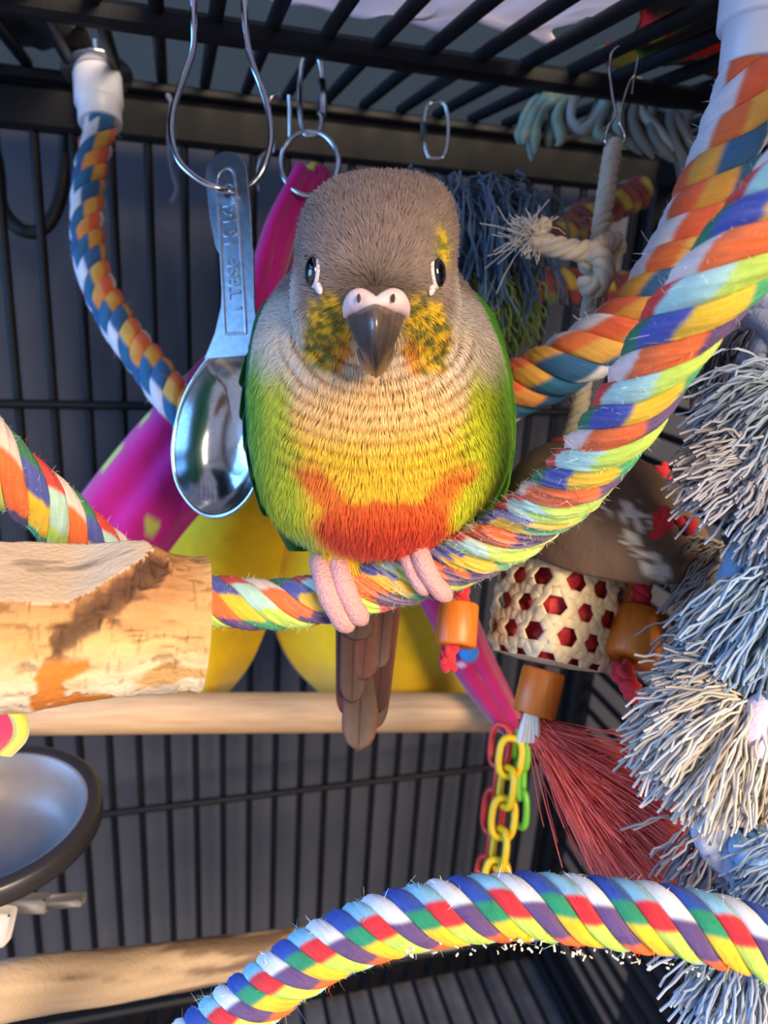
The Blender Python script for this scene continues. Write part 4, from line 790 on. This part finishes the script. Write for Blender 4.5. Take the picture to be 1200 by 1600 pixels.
# ------------------------------------------------------------------ the parrot
bird = thing('parrot', 'small green-cheeked conure with grey-brown head and yellow-red belly perched on the rope', 'bird', P(590, 905, 19.8))
def loft_rows(g, rows, nr=40, ns=48, pw=2.0):
    rs = spline(np.array(rows, float), nr)      # y, left, right, depth, thickness
    a = np.linspace(0, 2*math.pi, ns, endpoint=False); V = []
    for y, l, r_, d, t in rs:
        c = P((l+r_)/2, y, d); hw = (r_-l)/2/F*d; ca, sa = np.cos(a), np.sin(a)
        V.append(c+(np.sign(ca)*np.abs(ca)**(2/pw)*hw)[:, None]*RT+(np.sign(sa)*np.abs(sa)**(2/pw)*t)[:, None]*FWD)
    V = np.array(V); g.add(V, gridf(nr, ns))
    for k in (0, nr-1): g.add(np.vstack([V[k], V[k].mean(0)]), [([q, (q+1) % ns, ns] if k else [(q+1) % ns, q, ns]) for q in range(ns)])
g = G()
loft_rows(g, [(425, 470, 705, 19.6, 1.7), (455, 440, 728, 19.6, 2.3), (490, 418, 750, 19.6, 2.8), (530, 404, 768, 19.8, 3.2), (570, 398, 782, 20, 3.45), (630, 395, 790, 20.1, 3.6), (690, 398, 794, 20.2, 3.6), (735, 404, 788, 20.2, 3.45), (780, 414, 766, 20.2, 3.1), (815, 436, 736, 20.1, 2.6), (840, 470, 704, 20.1, 2.0), (858, 510, 682, 20.1, 1.4), (866, 545, 655, 20.1, 0.7)])
loft_rows(g, [(300, 545, 655, 18.3, 0.8), (306, 512, 690, 18.1, 1.25), (324, 490, 703, 17.8, 1.7), (352, 474, 710, 17.5, 2.0), (388, 468, 711, 17.2, 2.15), (425, 464, 709, 17.0, 2.2), (465, 458, 714, 17.0, 2.05), (510, 462, 715, 17.2, 1.85), (552, 482, 700, 17.6, 1.6), (590, 520, 665, 18.2, 1.2)], pw=2.15)
loft_rows(g, [(835, 470, 560, 20.4, 1.0), (862, 490, 560, 20.3, 0.9), (885, 505, 565, 20.0, 0.6), (898, 515, 560, 19.9, 0.35)], 16, 24)
loft_rows(g, [(830, 640, 715, 20.0, 1.0), (850, 645, 705, 19.8, 0.8), (868, 650, 695, 19.6, 0.5), (880, 655, 690, 19.5, 0.3)], 16, 24)
tmp = bpy.data.objects.new('tmp', build('tmp', g, None, BASE[bird])); COL.objects.link(tmp)
mo = tmp.modifiers.new('r', 'REMESH'); mo.mode = 'VOXEL'; mo.voxel_size = 0.0009; mo = tmp.modifiers.new('s', 'SMOOTH'); mo.factor = 0.5; mo.iterations = 14
dg = bpy.context.evaluated_depsgraph_get(); dg.update(); bm_ = bpy.data.meshes.new_from_object(tmp.evaluated_get(dg)); bpy.data.objects.remove(tmp)
nv = len(bm_.vertices); co = np.zeros(nv*3, np.float32); bm_.vertices.foreach_get('co', co); co = co.reshape(-1, 3).astype(float)*100+BASE[bird]
nn = np.zeros(nv*3, np.float32); bm_.vertices.foreach_get('normal', nn); nn = nn.reshape(-1, 3).astype(float)
polys = [tuple(p.vertices) for p in bm_.polygons]; quads = np.array([p for p in polys if len(p) == 4])

def design(p):                               # bird's own front-view chart: across (x) and down (y), plus how far back
    q = np.asarray(p)-CAM; r, u, f = q @ RT, q @ UP, q @ FWD
    dl = 16.9-1.6*smooth(-1.0, 3.2, u)+0.0*f; dl = dl+1.6*smooth(-1.2, -4.0, u)*0
    return 600+F*r/dl, 800-F*u/dl, f
def mixc(a, b, t): return a*(1-t[..., None])+b*t[..., None]
def plumage_color(p, nrm):
    x, y, f = design(p); n3 = fbm(p*1.6, 3, 2); n4 = fbm(p*4.0, 2, 6); dx = x-588; ax_ = np.abs(dx); S = lambda c: np.broadcast_to(s2l(c), x.shape+(3,))
    yj = y+26*(n3-0.5); xj = x+24*(n3-0.5)
    c = mixc(S((216, 198, 178)), S((236, 190, 124)), smooth(525, 620, yj-0.25*(ax_-60).clip(0, 200)))            # breast: grey beige to gold
    c = mixc(c, S((236, 188, 46)), smooth(640, 730, yj+0.22*ax_))                               # yellow belly
    fl = smooth(118, 165, np.abs(xj-590)+0.16*(yj-650))*smooth(520, 600, yj); c = mixc(c, S((192, 196, 36)), fl)   # lime flanks
    fl2 = smooth(182, 232, np.abs(xj-590)+0.05*(yj-650))*smooth(470, 560, yj); c = mixc(c, S((132, 180, 36)), fl2)
    xr = xj-602; arm = np.abs(np.abs(xr)-(125-0.85*(yj-735)).clip(20, 140)); vred = smooth(40, 14, arm)*smooth(700, 745, yj)*smooth(845, 820, yj)
    bred = smooth(1.10, 0.80, np.hypot(xr/118.0, (yj-832)/56.0)); red = np.clip(vred*0.85+bred, 0, 1)
    c = mixc(c, mixc(S((226, 98, 36)), S((202, 60, 34)), smooth(780, 850, yj)), red)
    low = smooth(825, 852, yj)*smooth(100, 140, np.abs(xr)); c = mixc(c, S((176, 196, 90)), low)
    # head
    hd = smooth(508, 470, yj+0.25*(ax_-100).clip(0, 99)); crown = S((134, 114, 106))*(0.78+0.44*n4)[..., None]
    side = smooth(118, 142, ax_)*smooth(380, 430, y); crown = mixc(crown, S((190, 176, 166)), side)
    c = mixc(c, crown, hd)
    brow = np.exp(-((dx)/62.0)**2-((y-452)/26.0)**2); c = mixc(c, S((84, 66, 56)), np.clip(brow*0.9, 0, 1))
    lor = np.exp(-((ax_-62)/26.0)**2-((y-470)/22.0)**2); c = mixc(c, S((92, 76, 66)), lor*0.75)
    ck = smooth(1.2, 0.75, np.hypot((ax_-82)/46.0, (y-515)/56.0)+0.5*(n4-0.5)); streaky = smooth(0.34, 0.64, fbm(p*8.0, 3, 31))
    ckc = mixc(S((112, 108, 36)), S((222, 176, 34)), streaky); ckc = mixc(ckc, S((240, 140, 30)), smooth(80, 55, ax_)*smooth(500, 540, y)*0.8); c = mixc(c, ckc, ck)
    yp = np.exp(-((dx-104)/12.0)**2-((y-378)/30.0)**2); c = mixc(c, mixc(S((110, 112, 40)), S((212, 176, 30)), streaky), np.clip(yp*1.3, 0, 1))
    chin = np.exp(-((dx)/52.0)**2-((y-545)/46.0)**2); c = mixc(c, S((150, 110, 72)), chin*0.6)
    nap = smooth(19.4, 21.5, f)*1.0; c = mixc(c, S((70, 130, 44)), nap*smooth(430, 500, y)); 
    hr_ = np.hypot(dx*0.86, (y-478)); ph = (hr_+7*(fbm(p*1.3, 2, 9)-0.5))/21.5; fr = ph-np.floor(ph)
    amp = smooth(520, 570, y+0.35*ax_)*smooth(790, 700, y)*smooth(195, 150, ax_)
    return np.clip(c, 0, 1), fr, amp, (x, y)
cV, frV, ampV, _ = plumage_color(co, nn)
g = G(); g.add(co, quads, None, cV*0.78)
tr = np.array([p for p in polys if len(p) == 3])
if len(tr): g.F.append(tr)
body = part('body', g, m_feather, bird)

# plumage: fine barbs lying over the body along the feather tracts
tri = np.vstack([quads[:, [0, 1, 2]], quads[:, [0, 2, 3]]]); A, B, Cc_ = co[tri[:, 0]], co[tri[:, 1]], co[tri[:, 2]]
ar = np.linalg.norm(np.cross(B-A, Cc_-A), axis=1)*0.5; tn = unit(nn[tri].mean(1)); wgt = ar*(0.35+0.65*(tn @ FWD < 0.25)); ycen = design(A)[1]; wgt = wgt*(1+0.9*(ycen < 560))
def barbs(count, lenf, width, lift, shade, seed, name, jitd=0.06):
    rs = np.random.default_rng(seed); ti = rs.choice(len(tri), count, p=wgt/wgt.sum()); r1 = np.sqrt(rs.random(count)); r2 = rs.random(count)
    bc = np.stack([1-r1, r1*(1-r2), r1*r2], 1); p = (co[tri[ti]]*bc[..., None]).sum(1); n_ = unit((nn[tri[ti]]*bc[..., None]).sum(1))
    x, y, f = design(p)
    keep = ~((y > 452) & (y < 580) & (np.abs(x-587) < (47-0.40*(y-475))))
    keep &= ~((np.hypot((x-(587-93))/15.0, (y-424)/26.0) < 1) | (np.hypot((x-(587+91))/15.0, (y-424)/26.0) < 1))
    p, n_, x, y = p[keep], n_[keep], x[keep], y[keep]; m_ = len(p)
    bk = P(587, 478, 14.9); rad = p-bk; headw = smooth(520, 440, y)[:, None]
    dirv = unit(rad)*(headw+(1-headw)*0.75)+(-UP)*(1-headw)*0.6+FWD*headw*0.35+jitd*rs.normal(size=p.shape)
    clump = np.stack([fbm(p*2.2, 2, 40)-0.5, fbm(p*2.2, 2, 50)-0.5, fbm(p*2.2, 2, 60)-0.5], -1); dirv = dirv+0.9*clump
    dt = unit(dirv-(dirv*n_).sum(1, keepdims=True)*n_); lf = lift*(0.4+rs.random(m_))*(1+0.5*smooth(400, 320, y))
    L = lenf*(0.50+0.40*smooth(430, 600, y)+0.55*smooth(770, 850, y)+0.25*rs.random(m_)); ks = np.array([0, 0.35, 0.7, 1.0])
    pos = p[:, None]+dt[:, None]*(L[:, None]*ks[None])[..., None]
    c, fr, amp, _ = plumage_color(pos, None); ris = amp*0.07*(1-fr)
    hgt = (lf*L)[:, None]*np.array([0, 0.55, 0.85, 0.9])[None]+0.02+ris
    paths = pos+n_[:, None]*hgt[..., None]+(-UP)[None, None]*(0.05*L[:, None]*ks[None]**2)[..., None]
    bd = amp*smooth(0.58, 0.80, fr)*smooth(1.0, 0.93, fr); c = c*(1-bd[..., None]*np.array([0.45, 0.60, 0.72]))
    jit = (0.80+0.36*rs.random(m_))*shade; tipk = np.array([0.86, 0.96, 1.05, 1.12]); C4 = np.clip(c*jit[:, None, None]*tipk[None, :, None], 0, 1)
    wd = unit(np.cross(n_, dt)+0.15*rs.normal(size=dt.shape))
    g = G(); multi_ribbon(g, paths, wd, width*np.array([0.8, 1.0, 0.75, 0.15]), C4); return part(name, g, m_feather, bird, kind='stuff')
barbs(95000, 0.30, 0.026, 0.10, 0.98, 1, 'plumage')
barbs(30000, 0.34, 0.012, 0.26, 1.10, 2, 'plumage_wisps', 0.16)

# wings: folded, with overlapping covert feathers
def vane(g, p0, d, nrm, L, W, col, tipc=None, curve=0.0, edge=None, k=14, m=7, tipsharp=1.6):
    d = unit(d); nrm = unit(nrm-(nrm @ d)*d); s_ = np.cross(d, nrm); u = np.linspace(0, 1, k); wv_ = W*np.clip(0.45+u*2.2, 0, 1)*np.where(u > 0.82, np.sqrt(np.clip(1-((u-0.82)/0.18)**tipsharp*0.97, 0.0, 1)), 1)
    v = np.linspace(-1, 1, m); cen = p0+d*(u*L)[:, None]+nrm*(curve*np.sin(u*1.6)*L*0.2)[:, None]
    rows = cen[:, None]+s_*(wv_[:, None]*v[None])[..., None]-nrm*(0.10*W*(v[None]**2)+0*u[:, None])[..., None]
    c1 = s2l(col); c2 = s2l(tipc if tipc is not None else col); ce = s2l(edge if edge is not None else col)
    sh = 0.72+0.28*np.abs(v[None, :, None]); C = (c1*(1-u[:, None, None]**3)+c2*u[:, None, None]**3)*sh; ek = (np.abs(v)[None, :, None] > 0.8); C = np.where(ek, ce*0.5+C*0.5, C)
    C = C*(0.85+0.3*rng.random((k, m, 1))*0.6); b0 = g.n; sheet(g, rows, 0.03, np.clip(C, 0, 1)); tube(g, cen[: k-1]+nrm*0.02, np.linspace(0.03, 0.01, k-1), 5, col=c1*0.6)
    return g
def wing(sgn, xs, gcol, gcol2, label):
    g = G(); rows = [(470, 0.9), (500, 1.3), (540, 1.6), (600, 1.85), (670, 1.9), (735, 1.7), (800, 1.2), (860, 0.6)]
    loft_rows(g, [(y, xs[i][0], xs[i][1], 20.9+0.12*i, t) for i, (y, t) in enumerate(rows)]); wg = G(); wg.add(g.V[0], g.F[0], None, s2l(gcol)*0.7)
    wo = part('wing', wg, m_vane, bird, label); 
    for r_ in range(6):
        for c_ in range(4):
            y = 478+r_*46; ii = min(r_, 6); xe = np.interp(y, [470, 500, 540, 600, 670, 735, 800, 860], [q[0] if sgn < 0 else q[1] for q in xs])
            p0 = P(xe+(-sgn)*(26-c_*9), y+c_*6, 19.9+c_*0.65); nrm = unit(RT*sgn*1.2-FWD*(0.9-c_*0.45)); d = unit(-UP*1.0+FWD*0.25+RT*sgn*(0.42-0.15*r_))
            gg = G(); vane(gg, p0-nrm*0.02+nrm*0.012*(5-r_), d, nrm, 1.15+0.10*r_, 0.36, gcol if (r_+c_) % 2 else gcol2, gcol2, 0.25, (30, 60, 24), 12, 5); part('covert_feather', gg, m_vane, wo)
wing(-1, [(424, 455), (404, 455), (394, 460), (388, 460), (389, 462), (398, 468), (420, 480), (450, 490)], (28, 110, 56), (44, 136, 64), 'folded green wing, painted darker as the shaded side')  # green darkened to stand in for the side away from the sun
wing(1, [(715, 748), (725, 768), (735, 783), (735, 796), (735, 799), (730, 792), (715, 765), (700, 730)], (84, 156, 34), (126, 190, 44), 'folded green wing, painted brighter as the sunlit side')  # same wing green brightened, sunlight on this side put into the colour

# tail feathers
BR = (82, 44, 32); BR2 = (62, 40, 32); RB = (128, 52, 34)
def tailf(a, b, L_, W, col, tip, edge, lift):
    p0 = P(*a); p1 = P(*b); g = G(); vane(g, p0-FWD*lift, p1-p0, -FWD, np.linalg.norm(p1-p0), W, col, tip, 0.05, edge, 26, 9, 2.2); part('tail_feather', g, m_vane, bird)
tailf((572, 905, 22.1), (560, 1172, 23.4), 0, 0.56, BR2, (118, 96, 82), RB, 0.0)
tailf((606, 900, 22.3), (578, 1142, 23.5), 0, 0.50, BR2, (96, 80, 72), BR, -0.10)
tailf((546, 905, 22.0), (546, 1120, 23.2), 0, 0.42, (92, 48, 36), BR, RB, -0.02)
tailf((612, 905, 22.0), (589, 1112, 23.2), 0, 0.36, BR, BR2, (120, 70, 54), 0.05)
tailf((556, 905, 21.8), (550, 1096, 22.9), 0, 0.40, (78, 48, 38), (96, 74, 62), (78, 50, 42), 0.12)
tailf((582, 905, 21.8), (566, 1060, 22.7), 0, 0.44, (94, 52, 40), (104, 70, 56), RB, 0.16)
tailf((604, 905, 21.8), (592, 1042, 22.6), 0, 0.30, (76, 46, 38), (108, 84, 70), (76, 50, 42), 0.16)
tailf((570, 905, 21.6), (556, 998, 22.2), 0, 0.46, (70, 52, 42), (88, 68, 58), (70, 54, 48), 0.22)

# beak, cere, nostrils
m_beak = M('beak_horn', rough=0.30, attr=True, spec=0.6, coat=0.5, bump=(5, 0.06, 0.02))
kb = [(452, 549, 628, 15.15, 0.25), (470, 543, 634, 15.05, 0.50), (490, 542, 633, 14.95, 0.76), (510, 547, 628, 14.82, 0.86), (530, 555, 620, 14.75, 0.78), (550, 564, 611, 14.78, 0.62), (568, 572, 603, 14.9, 0.44), (580, 578, 597, 15.0, 0.28), (588, 584, 591, 15.08, 0.12), (590, 586, 589, 15.1, 0.05)]
g = G(); rs_ = spline(np.array(kb, float), 60); aa_ = np.linspace(0, 2*math.pi, 64, endpoint=False); V = []
for y, l, r_, d, t in rs_:
    c = P((l+r_)/2, y, d); hw = (r_-l)/2/F*d; ca, sa = np.cos(aa_), np.sin(aa_)
    V.append(c+(ca*hw)[:, None]*RT+(np.where(sa < 0, -(1-np.abs(ca)**1.55), sa*0.8)*t)[:, None]*FWD)
V = np.array(V); hk = np.linspace(0, 1, 60)[:, None]; stri = vnoise(np.stack([np.broadcast_to(aa_[None]*10, (60, 64)), np.broadcast_to(hk*3, (60, 64)), np.zeros((60, 64))], -1), 3)
Cb = mixc(np.broadcast_to(s2l((88, 74, 66)), (60, 64, 3)), np.broadcast_to(s2l((36, 32, 34)), (60, 64, 3)), np.broadcast_to(smooth(0.25, 0.95, hk), (60, 64)))*(0.7+0.6*stri)[..., None]
g.add(V, gridf(60, 64), None, Cb.reshape(-1, 3)); g.add(np.vstack([V[0], V[0].mean(0)]), [[(q+1) % 64, q, 64] for q in range(64)], None, s2l((80, 70, 66))); bk_ = part('beak', g, m_beak, bird, 'hooked dark horn beak')
g = G(); loft_rows(g, [(548, 556, 618, 15.35, 0.55), (566, 562, 612, 15.4, 0.5), (580, 572, 602, 15.5, 0.35), (586, 580, 594, 15.6, 0.15)], 14, 24); part('lower_beak', G().add(g.V[0], g.F[0], None, s2l((70, 60, 58))), m_beak, bird)
m_cere = M('cere_skin', (222, 190, 190), 0.6, bump=(16, 0.5, 0.02), sss=0.1)
g = G(); cc_ = [(540, 494, 15.1, 0.05), (547, 480, 14.78, 0.16), (560, 470, 14.55, 0.24), (575, 470, 14.34, 0.17), (588, 472, 14.26, 0.11), (600, 470, 14.34, 0.17), (616, 470, 14.55, 0.24), (629, 480, 14.78, 0.16), (636, 494, 15.1, 0.05)]
cs_ = spline(np.array([list(P(x, y, d))+[r_] for x, y, d, r_ in cc_]), 50); tube(g, cs_[:, :3], cs_[:, 3], 20)
ce = part('cere', g, m_cere, bird, 'pale pinkish-white cere')
for x_ in (560.5, 614.5):
    g = G(); o_ = P(x_, 466, 14.17); th_ = np.linspace(0, math.pi, 10); lathe(g, [(0.04*math.sin(q)+1e-4, -0.09*math.cos(q)) for q in th_], o_, UP, 12); part('nostril', g, M('nostril_dark', (60, 44, 40), 0.8), ce)
# eyes with bare eye rings
m_eye = M('eye_black', (8, 8, 10), 0.05, spec=0.8, coat=1.0)
m_ering = M('eye_ring_skin', (222, 206, 206), 0.6, bump=(18, 0.5, 0.02))
for sgn, x_, y_, d_ in ((-1, 492, 424, 15.54), (1, 681, 426, 15.60)):
    o_ = P(x_, y_, d_); ax_ = unit(RT*sgn*0.93-FWD*0.36+UP*0.04); s1 = unit(UP-(UP @ ax_)*ax_); s2 = np.cross(ax_, s1)
    def ellipsoid(c_, a1, a2, a3, n1=18, n2=28):
        t1, t2 = np.meshgrid(np.linspace(0, math.pi, n1), np.linspace(0, 2*math.pi, n2, endpoint=False), indexing='ij')
        return c_+np.cos(t1)[..., None]*a1+(np.sin(t1)*np.cos(t2))[..., None]*a2+(np.sin(t1)*np.sin(t2))[..., None]*a3
    g = G(); g.add(ellipsoid(o_+ax_*0.06, ax_*0.15, s1*0.31, s2*0.28), gridf(18, 28)); part('eye', g, m_eye, bird)
    g = G(); g.add(ellipsoid(o_+ax_*0.0, ax_*0.09, s1*0.37, s2*0.34), gridf(18, 28))
    fr = P(x_-sgn*10, y_+30, d_-0.20); dd = unit(fr-o_); b2 = unit(np.cross(dd, ax_)); g.add(ellipsoid((o_-s1*0.18)*0.5+fr*0.5, dd*0.24, b2*0.11, np.cross(dd, b2)*0.08), gridf(18, 28))
    part('eye_ring', g, m_ering, bird, 'bare whitish eye ring')

# feet gripping the rope
def near_rope(px):
    pr = np.array([600+F*((q-CAM) @ RT)/((q-CAM) @ FWD) for q in ptsA]); i = int(np.argmin(np.abs(pr-px))); return ptsA[i], tA[i]
def foot(px0, px1, ang0, toes, legp):
    ft_ = bpy.data.objects.new('foot', None)
    c_, t_ = near_rope((px0+px1)/2); e1 = unit(-FWD-(-FWD @ t_)*t_); e2 = np.cross(e1, t_); root = None
    g = G(); top = c_+e2*(RA+0.12)-e1*0.1; tube(g, spline([P(*legp), (P(*legp)+top)/2-FWD*0.05, top], 10), np.linspace(0.33, 0.30, 10), 14); fo = part('foot', g, m_skin, bird, 'pink scaly foot')
    for (s0, s1, r0, a_end, back) in toes:
        n_ = 34; an = np.linspace(math.radians(100), math.radians(a_end), n_) if not back else np.linspace(math.radians(80), math.radians(a_end), n_)
        Rr = RA+r0*0.80+0.02; sh = np.linspace(s0, s1, n_); pts_ = c_+t_*sh[:, None]+Rr*(np.cos(an)[:, None]*e1+np.sin(an)[:, None]*e2)
        rr_ = r0*(1+0.10*np.abs(np.sin(np.linspace(0.3, 8.5, n_))))*np.r_[np.full(n_-5, 1), 0.97, 0.9, 0.78, 0.6, 0.35]
        g = G(); tube(g, pts_, rr_, 14); to = part('toe', g, m_skin, fo)
        td = unit(pts_[-1]-pts_[-4]); nd = -unit(pts_[-1]-c_-t_*sh[-1]); k_c = np.linspace(0, 1, 9); cl = pts_[-1]-td*0.06+td*(0.34*k_c)[:, None]+nd*(0.10*k_c**2)[:, None]-nd*0.02
        g = G(); tube(g, cl, np.linspace(0.095, 0.012, 9), 10); part('claw', g, m_claw, fo)
foot(520, 560, 100, [(-0.50, 0.02, 0.28, -66, False), (-0.02, 0.44, 0.26, -58, False), (-0.3, -0.5, 0.2, 230, True), (0.1, 0.3, 0.2, 240, True)], (537, 868, 19.9))
foot(655, 690, 100, [(-0.38, -0.02, 0.19, -34, False), (0.02, 0.40, 0.235, -58, False), (-0.1, -0.3, 0.18, 230, True), (0.3, 0.45, 0.18, 240, True)], (668, 842, 19.5))
